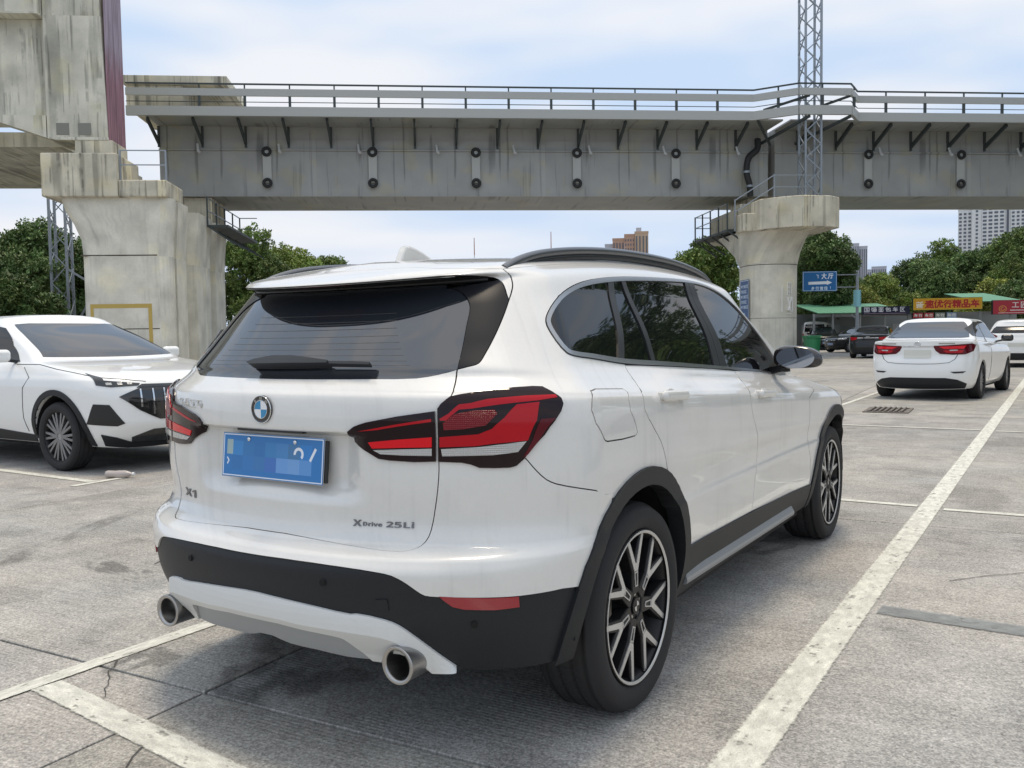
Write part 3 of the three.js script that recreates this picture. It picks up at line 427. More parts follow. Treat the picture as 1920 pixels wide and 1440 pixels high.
{ // concrete box beam coming in from the left
  const b = wing('concrete_beam', 'massive stained concrete bridge beam at the upper left', 'bridge beam');
  const sh = extr([[-31.3, 9.06], [-31.0, 9.0], [-29.12, 9.0], [-29.3, 15.2], [-29.5, 15.4], [-31.3, 15.4]], 1.9, .03); part(b, 'end_block', T(metric(sh), 0, 0, 4.1), concBeam);
  part(b, 'web', metric(T(extr([[-60, 9.75], [-33.2, 9.72], [-32.2, 9.4], [-31.33, 9.1], [-31.33, 13.55], [-60, 13.55]], 1.0), 0, 0, 4.75)), concBeam);
  part(b, 'web_haunch', metric(T(extr([[-60, 9.72], [-33.2, 9.68], [-32.2, 9.36], [-31.36, 9.06], [-31.36, 9.9], [-60, 10.1]], .25), 0, 0, 5.76)), concBeam);
  part(b, 'top_flange', bx(-60, -31.35, 13.56, 15.4, 3.6, 6.4), concBeam);
  part(b, 'soffit', bx(-60, -31.5, 9.12, 9.7, -5.9, 4.05), concBeam);
  part(b, 'end_face', [bx(-29.11, -29.06, 8.86, 15.0, 4.12, 5.98)], purple);
  const pt = std('patch', [.23, .23, .20], .95); for (const x of [-30.75, -29.95]) part(b, 'recess_cover', rbx(x - .24, x + .24, 9.16, 9.62, 5.99, 6.045, .02), pt);
  const kerb = wing('deck_kerb', 'mossy concrete deck edge behind the end of the big beam', 'bridge deck'); part(kerb, 'kerb', [bx(-30.6, -26.0, 12.95, 13.35, -5, -.6), bx(-30.5, -28.0, 11.9, 12.94, -5, -.7)], concCap);
}

// ------------------------------------------------------------------ wheels
function tyreGeo(R, rim, w) {
  const h = w / 2, b = R - rim, p = [[rim - .004, -h + .02], [rim + .012, -h + .004], [rim + b * .45, -h - .004], [rim + b * .78, -h + .002], [R - .012, -h + .016], [R - .003, -h + .03]];
  const gr = [-.62, -.22, .2, .6]; for (const g of gr) { const c = g * h; p.push([R, c - .007], [R - .007, c - .005], [R - .007, c + .005], [R, c + .007]); }
  for (let i = 5; i >= 0; i--) p.push([p[i][0], -p[i][1]]);
  const g = new THREE.LatheGeometry(p.map(q => new THREE.Vector2(q[0], q[1])), 72); g.rotateX(Math.PI / 2); return g;
}
const spin = (pts, a) => pts.map(([x, y]) => [x * Math.cos(a) - y * Math.sin(a), x * Math.sin(a) + y * Math.cos(a)]);
function ySpokeWheel(parent, x, z, R, rim, sg, a0, face) { // outer face at sg * face from the hub plane
  const w = new THREE.Group(); w.name = 'wheel'; w.position.set(x, R - .002, z); if (sg < 0) w.rotation.y = Math.PI; parent.add(w);
  part(w, 'tyre', T(tyreGeo(R, rim + .004, .228), 0, 0, -.008), rubber);
  const rb = new THREE.LatheGeometry([[rim - .004, .098], [rim + .004, .102], [rim + .007, .098], [rim + .004, .09], [rim - .014, .08], [rim - .02, .03], [rim - .045, -.02], [rim - .03, -.11]].map(q => new THREE.Vector2(...q)), 64); rb.rotateX(Math.PI / 2);
  part(w, 'rim', rb, alloyDark);
  const lip = new THREE.LatheGeometry([[rim - .007, .1], [rim - .004, .103], [rim + .001, .1045], [rim + .003, .103]].map(q => new THREE.Vector2(...q)), 64); lip.rotateX(Math.PI / 2); part(w, 'rim_edge', lip, alloyCut);
  const r0 = .045, r1 = rim * .53, r2 = rim - .003, sp = .235;
  for (let i = 0; i < 7; i++) {
    const a = a0 + i * Math.PI * 2 / 7; const e = (s, d) => [r2 * Math.cos(s * sp + d), r2 * Math.sin(s * sp + d)];
    const body = [[r0, -.024], [r1 - .014, -.018], e(-1, -.05), e(-1, .035), [r1 + .026, 0], e(1, -.035), e(1, .05), [r1 - .014, .018], [r0, .024]];
    part(w, 'spoke', T(extr(spin(body, a), .034, .004), 0, 0, .05), alloyDark);
    const arm = (s) => [[r1 - .006, s * .016], [r1 + .010, s * .002], [r2 * Math.cos(s * (sp - .04)), r2 * Math.sin(s * (sp - .04))], [r2 * Math.cos(s * (sp + .045)), r2 * Math.sin(s * (sp + .045))]];
    const V = [[r1 - .014, -.012], e(-1, -.036), e(-1, .028), [r1 + .014, -.004], [r1 + .014, .004], e(1, -.028), e(1, .036), [r1 - .014, .012]];
    const U = [[r0 + .022, -.009], [r1 - .013, -.013], [r1 - .011, .013], [r0 + .022, .009]], Ui = [[r0 + .026, -.0055], [r1 - .019, -.009], [r1 - .019, .009], [r0 + .026, .0055]];
    const f = merge([extr(spin(V, a), .003), extr(spin(U, a), .003, 0, [spin(Ui, a).reverse()])]); part(w, 'spoke_face', T(f, 0, 0, .0885), alloyCut);
  }
  const hub = new THREE.CylinderGeometry(.062, .07, .05, 40); hub.rotateX(Math.PI / 2); part(w, 'hub', T(hub, 0, 0, .055), alloyDark);
  const bolts = []; for (let i = 0; i < 5; i++) { const c = new THREE.CylinderGeometry(.010, .010, .01, 12); c.rotateX(Math.PI / 2); const a = i * Math.PI * .4 + .3; bolts.push(T(c, .043 * Math.cos(a), .043 * Math.sin(a), .0775)); } part(w, 'wheel_bolts', bolts, steel);
  const cap = new THREE.CylinderGeometry(.027, .028, .012, 32); cap.rotateX(Math.PI / 2); part(w, 'hub_cap', T(cap, 0, 0, .082), alloyDark);
  const qs = [0, 2].map(i => { const c = new THREE.CircleGeometry(.017, 12, i * Math.PI / 2, Math.PI / 2); return T(c, 0, 0, .0895); }); part(w, 'hub_emblem', qs, alloyCut);
  const disc = new THREE.CylinderGeometry(.155, .155, .022, 48); disc.rotateX(Math.PI / 2); part(w, 'brake_disc', T(disc, 0, 0, -.03), steel);
  part(w, 'brake_caliper', rbx(-.19, -.09, -.08, .08, -.06, .0, .02), plasticGrey);
  return w;
}
// ------------------------------------------------------------------ the white SUV in the middle
const suvRows = [[0.2,0,0,-0.7,-0.3,2.4,0.8,2.86,3.4],
  [0.34,0,0,-0.8,-0.3,2.2,0.86,2.86,3.54],
  [0.47,0,0,-0.862,-0.3,2.2,0.884,2.86,3.6],
  [0.575,0,0,-0.876,-0.3,2.2,0.892,2.86,3.62],
  [0.617,0,0,-0.858,-0.3,2.2,0.895,2.86,3.62],
  [0.66,0.004,0,-0.796,-0.3,2.05,0.89,2.86,3.62],
  [0.72,0.01,0,-0.785,-0.3,1.95,0.892,2.86,3.62],
  [0.85,0.03,0,-0.797,-0.3,1.95,0.903,2.86,3.6],
  [1,0.045,0,-0.795,-0.3,1.95,0.9,2.84,3.55],
  [1.07,0.055,0,-0.785,-0.3,1.95,0.893,2.8,3.48],
  [1.09,0.055,0,-0.765,-0.3,1.95,0.882,2.72,3.4],
  [1.135,0.055,0,-0.712,-0.29,1.95,0.83,2.45,2.85],
  [1.17,0.055,0.005,-0.693,-0.28,2.05,0.8,2.25,2.52],
  [1.28,0.03,0.03,-0.632,-0.22,2.1,0.745,1.98,2.22],
  [1.4,0.01,0.05,-0.533,-0.17,2.2,0.68,1.68,1.92],
  [1.474,0,0.058,-0.45,-0.14,2.3,0.64,1.54,1.76],
  [1.508,0,0.065,-0.582,-0.12,2.3,0.59,1.46,1.66],
  [1.527,0,0.065,-0.53,-0.11,2.6,0.55,1.4,1.6],
  [1.545,0,0.065,-0.4,-0.11,2.6,0.37,1.36,1.54],
  [1.557,0,0.065,-0.32,-0.11,2.6,0.16,1.34,1.5],
  [1.561,0,0.065,-0.28,-0.11,2.6,0,1.32,1.46]];
const CV = {
  glassBottom: [[-0.0818,10.672],[-0.0339,10.672],[0.0155,10.674],[0.084,10.686],[0.1504,10.705],[0.211,10.729],[0.2695,10.759],[0.3297,10.778],[0.3845,10.839],[0.4153,10.953],[0.4438,11.137],[0.47,11.44],[0.4964,11.79]],
  bladeOuter: [[0.4964,11.79],[0.5063,11.869],[0.5164,11.939],[0.5269,12.007],[0.5389,12.065],[0.5512,12.121],[0.5622,12.202],[0.5706,12.308],[0.5774,12.424],[0.5845,12.544],[0.597,12.733],[0.6111,12.946],[0.6258,13.16],[0.6399,13.351],[0.6541,13.538],[0.667,13.712],[0.6749,13.829],[0.6816,13.944],[0.6882,14.072]],
  spoilerEdge: [[0.6882,14.072],[0.6762,14.25],[0.6632,14.5],[0.6482,14.75],[0.6322,14.96],[0.6132000000000001,15.35],[0.5882000000000001,15.7],[0.5482,15.93],[0.4882,16.0],[0.427175,16.0],[0.36615000000000003,16.0],[0.30512500000000004,16.0],[0.2441,16.0],[0.18307500000000002,16.0],[0.12205,16.0],[0.061025,16.0],[-0.01,16.0]],
  roofSeam: [[0.6882,14.072],[0.6925,14.166],[0.6965,14.261],[0.6993,14.36],[0.7011,14.457],[0.7023,14.561],[0.7019,14.676],[0.7005,14.833],[0.7033,15.046],[0.7252,15.321],[0.7554,15.61],[0.7744,15.89],[0.7775,16.162]],
  bladeInner: [[0.4967,11.896],[0.5019,12.239],[0.5057,12.458],[0.5091,12.658],[0.513,12.923],[0.5168,13.202],[0.5197,13.439],[0.5227,13.611],[0.5252,13.781],[0.5237,13.946],[0.5185,14.064],[0.5102,14.171],[0.4996,14.271],[0.4867,14.372],[0.472,14.467],[0.4563,14.552],[0.4369,14.625],[0.4164,14.679],[0.3962,14.736]],
  seamUp: [[0.4964,11.79],[0.4931,11.072],[0.4874,10.678],[0.4802,10.273],[0.4755,9.655],[0.4737,9.252],[0.4713,9.017]],
  seamDown: [[0.4441,7.356],[0.4441,7.246],[0.4439,7.124],[0.4423,6.933],[0.4397,6.728],[0.4362,6.519],[0.4322,6.302],[0.4296,6.123],[0.4265,5.904],[0.422,5.62],[0.4153,5.313],[0.4067,5.058],[0.3973,4.855],[0.3885,4.737],[0.3783,4.655],[0.3652,4.576],[0.3486,4.53],[0.3058,4.551],[0.2535,4.629],[0.1831,4.746],[0.1098,4.864],[0.0537,4.932],[-0.002,4.983]],
  lightInner: [[0.2329,7.766],[0.2494,7.886],[0.2757,7.998],[0.3473,8.203],[0.4379,8.411],[0.439,7.975],[0.4392,7.614],[0.438,7.278],[0.3875,7.261],[0.3309,7.277],[0.3054,7.3],[0.2856,7.384],[0.2426,7.563]],
  lightOuter: [[0.443,8.494],[0.45,8.677],[0.4615,8.904],[0.473,9.203],[0.5356,9.924],[0.6386,10.29],[0.7014,10.376],[0.7339,10.361],[0.7588,10.037],[0.7833,9.233],[0.7883,8.767],[0.778,8.436],[0.7547,8.099],[0.7209,7.756],[0.6824,7.511],[0.6569,7.325],[0.636,7.211],[0.6193,7.18],[0.5776,7.173],[0.5407,7.178],[0.5199,7.235],[0.4993,7.265],[0.4426,7.276],[0.4436,7.751]],
  li_upper: [[0.2579,7.773],[0.3042,7.865],[0.4296,8.148],[0.4295,8.059],[0.3041,7.819]],
  li_lower: [[0.2833,7.579],[0.3491,7.642],[0.43,7.702],[0.4294,7.523],[0.36,7.503],[0.2922,7.475]],
  li_rev: [[0.2939,7.45],[0.4294,7.502],[0.4289,7.378],[0.3596,7.374],[0.3114,7.384]],
  lo_upper: [[0.4485,8.153],[0.4701,8.325],[0.4953,8.685],[0.5237,8.754],[0.5671,9.012],[0.668,9.363],[0.764,9.576],[0.7677,9.231],[0.7035,8.95],[0.5984,8.711],[0.5234,8.514],[0.4951,8.475],[0.464,8.107],[0.451,8.1]],
  lo_lower: [[0.448,7.705],[0.5039,7.746],[0.5398,7.771],[0.574,7.89],[0.6068,8.214],[0.6416,8.718],[0.7077,8.865],[0.6969,8.143],[0.6688,7.652],[0.5729,7.593],[0.533,7.553],[0.4474,7.525]],
  lo_rev: [[0.4508,7.496],[0.5329,7.532],[0.5759,7.567],[0.6652,7.639],[0.6403,7.452],[0.5753,7.4],[0.4532,7.377]],
  lo_mesh: [[0.4567,8.031],[0.4847,8.319],[0.5294,8.445],[0.5819,8.496],[0.5895,8.344],[0.5588,7.974],[0.5043,7.876],[0.4577,7.85]],
  lo_side: [[0.7094,8.174],[0.7573,8.211],[0.7014,7.652],[0.6677,7.408],[0.6535,7.351],[0.6831,7.665]],
  dlo: [[1.9402,12.104],[1.8865,12.022],[1.8193,12.093],[1.7533,12.138],[1.6994,12.141],[1.6479,12.141],[1.5923,12.142],[1.4917,12.149],[1.3888,12.16],[1.3016,12.174],[1.2416,12.18],[1.1891,12.186],[1.1439,12.211],[1.1107,12.256],[1.0809,12.309],[1.054,12.358],[1.0338,12.387],[1.0153,12.413],[1.0001,12.448],[0.9777,12.472],[0.9598,12.498],[0.9432,12.542],[0.9148,12.672],[0.8894,12.847],[0.872,13.028],[0.8627,13.156],[0.8567,13.275],[0.8569,13.385],[0.8634,13.47],[0.8748,13.551],[0.8898,13.634],[0.915,13.75],[0.9482,13.874],[0.9853,13.999],[1.0073,14.102],[1.0219,14.195],[1.038,14.28],[1.0586,14.371],[1.0816,14.454],[1.1078,14.526],[1.1483,14.599],[1.1949,14.653],[1.2452,14.696],[1.3041,14.729],[1.3679,14.748],[1.437,14.769],[1.522,14.809],[1.617,14.869],[1.706,14.919],[1.7544,14.925],[1.7949,14.903],[1.8307,14.849],[1.8614,14.778],[1.8886,14.689],[1.9138,14.583],[1.9409,14.435],[1.964,14.268],[1.9812,14.096],[1.9889,13.928],[1.989,13.769],[1.9855,13.614],[1.9789,13.433],[1.97,13.239],[1.9612,13.031],[1.9559,12.815],[1.954,12.614],[1.9519,12.432],[1.9536,12.326],[1.9534,12.215]],
  p1: [[1.2175,14.562],[1.1579,13.291],[1.1214,12.251]],
  p2: [[1.2375,14.378],[1.176,13.217],[1.1396,12.21]],
  p3: [[1.2773,14.405],[1.2476,13.205],[1.2359,12.187]],
  p4: [[1.2994,14.408],[1.2658,13.2],[1.2517,12.175]],
  p5: [[1.6613,14.691],[1.5565,13.246],[1.4981,12.14]],
  p6: [[1.7219,14.585],[1.6215,13.219],[1.5668,12.131]],
  p65: [[1.6858,14.645],[1.5849,13.234],[1.5293,12.134]],
  doorRear: [[1.1411,12.179],[1.1401,12.042],[1.1363,11.795],[1.1305,11.24],[1.1237,10.796],[1.1125,10.436],[1.1028,10.007],[1.0983,9.338],[1.0971,8.868],[1.0958,8.565],[1.0959,8.311],[1.1042,7.948],[1.1159,7.686],[1.1252,7.522],[1.1337,7.364],[1.1401,7.18],[1.1452,6.967],[1.1496,6.756],[1.1547,6.536]],
  doorFront: [[1.6012,12.107],[1.5923,11.818],[1.5764,11.291],[1.5556,10.806],[1.5268,10.444],[1.5027,10.089],[1.4858,9.261],[1.4788,8.62],[1.4757,8.189],[1.4775,7.775],[1.482,7.489],[1.4903,7.227],[1.4982,6.897],[1.5062,6.352],[1.5079,5.498],[1.5004,4.245],[1.4977,3.014],[1.4948,2.295],[1.4948,1.672]],
  fuel: [[0.9486,10.203],[1.0026,10.331],[1.0658,10.33],[1.0684,10.134],[1.06,9.014],[1.0599,8.358],[1.0712,7.798],[1.0738,7.639],[1.0692,7.579],[1.0386,7.548],[1.0052,7.552],[0.9889,7.627],[0.9371,7.977],[0.9162,8.456]],
  bumperSeam: [[0.6685,7.29],[0.6802,7.201],[0.6927,7.111],[0.7072,7.013],[0.7233,6.923],[0.7383,6.867],[0.7565,6.821],[0.7974,6.755],[0.8519,6.686],[0.9359,6.585],[1.0185,6.42]],
  blackTop: [[-0.0326,3.545],[0.0233,3.609],[0.0841,3.632],[0.154,3.6],[0.221,3.515],[0.2734,3.416],[0.317,3.297],[0.3341,3.237],[0.3489,3.155],[0.3652,3.01],[0.3804,2.867],[0.3936,2.742],[0.4059,2.636],[0.4154,2.564],[0.4254,2.511],[0.4381,2.488],[0.453,2.479],[0.481,2.467],[0.5129,2.456],[0.5491,2.441],[0.5873,2.426],[0.6264,2.413],[0.6678,2.405],[0.7156,2.407],[0.7664,2.411],[0.8132,2.416],[0.864,2.411]],
  blackBottom: [[0.4899,0.716],[0.5027,0.689],[0.5176,0.665],[0.5536,0.647],[0.5976,0.64],[0.6555,0.637],[0.7183,0.636],[0.7708,0.644],[0.8274,0.643]],
  silverTop: [[0.0142,2.164],[0.0461,2.142],[0.08,2.116],[0.1236,2.078],[0.1675,2.033],[0.2103,1.976],[0.2446,1.943],[0.2515,1.956],[0.2583,1.968],[0.2908,1.937],[0.3258,1.865],[0.3418,1.814],[0.3557,1.748],[0.3694,1.655],[0.3836,1.539],[0.4106,1.309],[0.4398,1.065],[0.4608,0.908],[0.4814,0.76]],
  silverCrease: [[0.0054,1.746],[0.0626,1.697],[0.1244,1.646],[0.2109,1.626],[0.2873,1.586],[0.3158,1.552],[0.339,1.497],[0.3587,1.402],[0.3766,1.266],[0.3983,1.009],[0.4194,0.715]],
  skidTop: [[0.0005,1.6],[0.0599,1.555],[0.1186,1.502],[0.1609,1.475],[0.195,1.445],[0.2079,1.428],[0.218,1.395],[0.227,1.309],[0.2354,1.196],[0.2504,1.018],[0.2658,0.822]],
  silverBottom: [[0.0133,1.0],[0.0316,0.934],[0.0524,0.879],[0.0853,0.859],[0.1217,0.851],[0.1611,0.819],[0.2004,0.792],[0.2348,0.799],[0.2652,0.809],[0.2803,0.808],[0.2939,0.806]],
  reflector: [[0.4605,2.497],[0.4709,2.395],[0.4922,2.24],[0.5207,2.173],[0.601,2.125],[0.6707,2.145],[0.6684,2.393],[0.5947,2.415],[0.5027,2.47]],
  pts: [[0.545,1.775],[0.3066,2.375],[0.3368,2.393],[0.3387,2.082],[0.2993,2.088]],
  sensor: [[0.1848,2.689],[0.545,1.777]],
  badgeR: [[0.2363,5.856],[0.3821,5.86],[0.3805,5.658],[0.2356,5.689]],
  badgeX1: [[-0.3883,6.14],[-0.2917,6.209],[-0.2956,5.868],[-0.3915,5.86]],
  badgeL: [[-0.3875,8.54],[-0.2333,8.482],[-0.2312,8.255],[-0.3745,8.269]],
  emblem: [[-0.0007,8.306]],
  wiper: [[-0.0736,11.965],[0.1727,12.008],[0.2959,11.997],[-0.0277,10.923],[-0.0218,12.319],[0.0418,12.488]],
  handle1: [[1.1288,9.62],[1.2254,9.689]],
  handle2: [[1.5129,9.391],[1.5957,9.129]]};
{
  const s = new Surf(suvRows, { extraV: [6.4, 6.6, 7.64, 7.66, 7.68, 7.7, 7.72, 7.74, 7.76], warp(x, z, u, v) {
    const k = 1 - sm(10.5, 12.5, v); z -= k * .016 * sm(.2, .7, x) * (1 - sm(1.9, 2.5, x)) * (z > .3 ? 1 : z / .3);
    if (u < 1) x += .05 * (1 - sm(.26, .38, z)) * (1 - sm(7.66, 7.74, v)) * sm(6.3, 6.8, v);
    return [x, z];
  } });
  const car = thing('parked_suv', 'large white SUV with blue number plate and black roof rails, nearest the camera', 'car');
  const R = .342, WB = 2.78;
  const half = (c) => { const o = c.filter(p => p[0] > .006); if (c[0][0] < c[c.length - 1][0]) o.unshift([0, o[0][1]]); else o.push([0, o[o.length - 1][1]]); return o; };
  const arc = (cx, r, a0, a1, n = 24) => { const o = []; for (let i = 0; i <= n; i++) { const a = (a0 + (a1 - a0) * i / n) * Math.PI / 180; const q = Math.pow(Math.abs(Math.cos(2 * a)), 1) * 0; o.push(s.side(cx + r * Math.cos(a) * (1 - q), R + r * Math.sin(a) * (1 - q))); } return o; };
  const angAt = (p, cx) => { const q = s.S(...p); return Math.atan2(q.y - R, q.x - cx) * 180 / Math.PI; };
  const RA = .458;
  const both = (name, loop, mat, o = {}) => { part(car, name, panel(s, loop, o), mat); part(car, name, panel(s, mirror(loop), { ...o, holes: (o.holes ?? []).map(mirror) }), mat); };
  const G = .0022; // half a shut line
  const gb = half(CV.glassBottom), se = half(CV.spoilerEdge), sd = half(CV.seamDown);
  const lightTop = CV.seamUp[CV.seamUp.length - 1];
  // tailgate
  part(car, 'tailgate', panel(s, full([...gb, ...CV.seamUp.slice(1), ...sd]), { gap: G, k: .016 }), paintWhite);
  // rear window with the black surround that runs up under the spoiler
  const bi = CV.bladeInner; const topIdx = CV.spoilerEdge.findIndex(p => p[1] > 15);
  part(car, 'rear_window', panel(s, full([...gb, ...bi.slice(1).filter(p => p[1] < 14.75), [.40, 14.9], [.3, 14.95], [0, 14.95]]), { gap: .001, off: -.004, k: .02, thick: .01 }), glassTint);
  both('spoiler_underside', [[0, 14.97], [.3, 14.97], [.40, 14.95], [.58, 14.97], ...CV.spoilerEdge.filter(p => p[1] > 15 && p[0] > .006), [0, 16]], trimBlack, { off: -.001, thick: .006 });
  both('spoiler_blade', [...CV.bladeOuter, ...CV.spoilerEdge.slice(1, topIdx), ...bi.slice(1, -1).reverse()], std('bladeBlack', [.016, .017, .020], .22, 0, { specularIntensity: .3 }), { gap: .0012, off: -.001, thick: .01 });
  // spoiler
  const rsEnd = CV.roofSeam[CV.roofSeam.length - 1];
  part(car, 'spoiler', panel(s, full([[0, 17.75], [.35, 17.6], rsEnd, ...CV.roofSeam.slice(0, -1).reverse(), ...se.slice(1)]), { gap: G, thick: .01 }), paintWhite);
  // roof, two halves that meet on the ridge
  const edge = []; for (let i = 0; i <= 10; i++) edge.push([rsEnd[0] + (2 - rsEnd[0]) * i / 10, rsEnd[1]]);
  const roofLoop = [[0, 17.75], [.35, 17.6], ...edge, [2.25, 16.6], [2.6, 16.2], [3, 16.05], [3, 19.98], [0, 19.98]];
  part(car, 'roof', merge([panel(s, roofLoop, { k: .04 }), panel(s, mirror(roofLoop), { k: .04 })]), paintWhite);
  // side panel: quarter, pillars and cant rail
  const dlo = CV.dlo, dr = CV.doorRear, df = CV.doorFront, bs = CV.bumperSeam;
  const near = (l, p) => { let b = 0, d = 1e9; l.forEach((q, i) => { const e = s.S(...q).distanceTo(s.S(...p)); if (e < d) { d = e; b = i; } }); return b; };
  const kR = near(dlo.slice(0, 30), dr[0]), kF = near(dlo.slice(0, 30), df[0]);
  const aB = angAt(bs[bs.length - 1], 0), aD = angAt(dr[dr.length - 1], 0);
  const underLight = [[.62, 7.6], [.5, 8.2]];
  const wsSide = [[2.28, 16.3], [2.30, 15.5], [2.30, 14.5], [2.27, 13.4], [2.2, 12.35]];
  const sideLoop = [...CV.roofSeam, ...edge.slice(1), ...wsSide, dlo[0], ...dlo.slice(kR).reverse(), ...dr.slice(1, -1), ...arc(0, RA, aD, aB, 12), ...bs.slice(0, -1).reverse(), ...underLight, lightTop, ...CV.seamUp.slice(0, -1).reverse(), ...CV.bladeOuter.slice(1, -1)];
  both('side_panel', sideLoop, paintWhite, { gap: G, holes: [CV.fuel] });
  both('fuel_flap', CV.fuel, paintWhite, { gap: G });
  // doors
  const sillA = s.side(.44, .44), sillF = df[df.length - 1], sillE = s.side(2.315, .388);
  const aS = angAt(sillA, 0);
  both('rear_door', [...dr, ...arc(0, RA, aD, aS, 12).slice(1), sillF, ...df.slice(0, -1).reverse(), ...dlo.slice(kF + 1, kR)], paintWhite, { gap: G });
  const fdEdge = [[2.21, .60], [2.19, .75], [2.2, .88], [2.23, .97]].map(p => s.side(...p));
  both('front_door', [...df, sillE, ...fdEdge, dlo[0], ...dlo.slice(1, kF)], paintWhite, { gap: G });
  const hoodEdge = [[2.0, 11.95], [2.03, 11.3], [2.1, 10.75], [2.3, 10.6]];
  const fArc = arc(WB, RA, 168, 12, 24), fa0 = angAt(sillE, WB);
  both('front_fender', [...fdEdge.slice().reverse(), sillE, ...arc(WB, RA, fa0, 20, 24), s.side(3.3, .52), [2.38, 7], [2.36, 10.2], ...hoodEdge.slice().reverse(), dlo[0]], paintWhite, { gap: G, k: .03 });
  const hoodHalf = [[3, 10.55], [2.36, 10.25], ...hoodEdge.slice().reverse(), [2.3, 12.2], [3, 12.25]];
  part(car, 'bonnet', merge([panel(s, hoodHalf, { k: .05 }), panel(s, mirror(hoodHalf), { k: .05 })]), paintWhite);
  const fb = [[3, .3], [2.3, .3], s.side(3.2, .33), s.side(3.3, .52), [2.38, 7], [2.36, 10.2], [3, 10.5]];
  part(car, 'front_bumper', merge([panel(s, fb, { k: .06 }), panel(s, mirror(fb), { k: .06 })]), paintWhite);
  const wsHalf = [[3, 12.35], [2.31, 12.45], [2.33, 13.4], [2.34, 14.5], [2.34, 15.5], [2.36, 16.2], [2.6, 16.1], [3, 15.95]];
  part(car, 'windscreen', merge([panel(s, wsHalf, { k: .06, off: -.003 }), panel(s, mirror(wsHalf), { k: .06, off: -.003 })]), glassDark);
  // windows
  const din = inset(s, dlo, .017);
  both('window_surround', inset(s, dlo, .001), satin, { off: .004, holes: [din], thick: .02, k: .03 });
  const L = (k, sg) => lineF(CV[k][0], CV[k][2], sg); // > 0 towards the front with sg = 1
  const cut = (a, b) => { let q = din; if (a) q = clipHalf(q, L(a, 1)); if (b) q = clipHalf(q, L(b, -1)); return q; };
  both('quarter_window', cut(null, 'p1'), glassDark, { off: -.001, k: .04 });
  both('rear_fixed_window', cut('p2', 'p3'), glassDark, { off: -.002, k: .04 });
  both('rear_door_window', cut('p4', 'p5'), glassDark, { off: -.002, k: .04 });
  both('front_door_window', cut('p6', null), glassDark, { off: -.002, k: .04 });
  both('window_pillar', cut('p1', 'p2'), trimBlack, { off: .003, k: .04, gap: .001 });
  both('window_pillar', cut('p3', 'p4'), trimBlack, { off: .003, k: .04, gap: .001 });
  both('window_pillar', cut('p5', 'p65'), trimBlack, { off: .003, k: .04, gap: .001 });
  both('window_pillar', cut('p65', 'p6'), trimBlack, { off: .003, k: .04, gap: .001 });
  // rear bumper
  const bt = half(CV.blackTop), btE = bt[bt.length - 1], aT = angAt(btE, 0);
  part(car, 'rear_bumper', panel(s, full([...sd.slice().reverse(), ...underLight.slice().reverse(), ...bs, ...arc(0, RA, aB, aT, 14).slice(1), ...bt.slice(0, -1).reverse()]), { gap: .0012, k: .018, off: .002 }), paintWhite);
  const st = half(CV.silverTop), bb = CV.blackBottom, bbE = s.side(-.435, .30);
  const blk = full([...bt, ...arc(0, .452, aT, 186, 6).slice(1), bbE, ...bb.slice().reverse(), ...st.slice().reverse()]);
  part(car, 'lower_bumper', panel(s, blk, { off: -.003, thick: .05, k: .02 }), plastic);
  const low = [...st, [st[st.length - 1][0] + .002, .72]]; const skid = half(CV.skidTop), sb = half(CV.silverBottom);
  const notch = [[.40, .86], [.378, 1.02], [.348, 1.12], [.315, 1.1], [.298, .95], [.288, .81]];
  const cr = half(CV.silverCrease), vAt = (c, u) => { u = Math.abs(u); for (let i = 0; i < c.length - 1; i++) if (u <= c[i + 1][0]) { const t = clamp((u - c[i][0]) / (c[i + 1][0] - c[i][0] || 1)); return c[i][1] + (c[i + 1][1] - c[i][1]) * t; } return c[c.length - 1][1]; };
  const lipOff = (u, v) => { const a = vAt(st, u), b = vAt(cr, u); return .004 + .020 * clamp((a - v) / Math.max(a - b, .05)); }, crE = cr[cr.length - 1];
  part(car, 'diffuser_lip', panel(s, full([...st, [st[st.length - 1][0] + .002, .72], crE, ...cr.slice(0, -1).reverse()]), { off: lipOff, thick: .01, k: .02 }), plasticSilver);
  part(car, 'diffuser', panel(s, full([...cr, ...notch, ...skid.slice().reverse()]), { off: (u, v) => .010 + .014 * clamp(1 - (vAt(cr, u) - v) / .6), thick: .03, k: .02 }), plasticSilver);
  part(car, 'skid_plate', panel(s, full([...skid, ...sb.slice().reverse()]), { off: .004, thick: .06, k: .02, gap: .002 }), plasticGrey);
  both('reflector', CV.reflector, reflectorRed, { off: .003, k: .03 });
  for (const p of [...CV.sensor, [-CV.sensor[0][0], CV.sensor[0][1]]]) { const d = new THREE.CylinderGeometry(.0095, .0095, .006, 20); const q = s.S(...p), n = s.N(...p); d.applyQuaternion(new THREE.Quaternion().setFromUnitVectors(V3(0, 1, 0), n)); d.translate(q.x + n.x * -.001, q.y + n.y * -.001, q.z + n.z * -.001); part(car, 'parking_sensor', d, darkHole); }
  // towing eye cover
  part(car, 'towing_eye_cover', panel(s, CV.pts.slice(1), { off: .0, thick: .004, gap: .002 }), plastic);
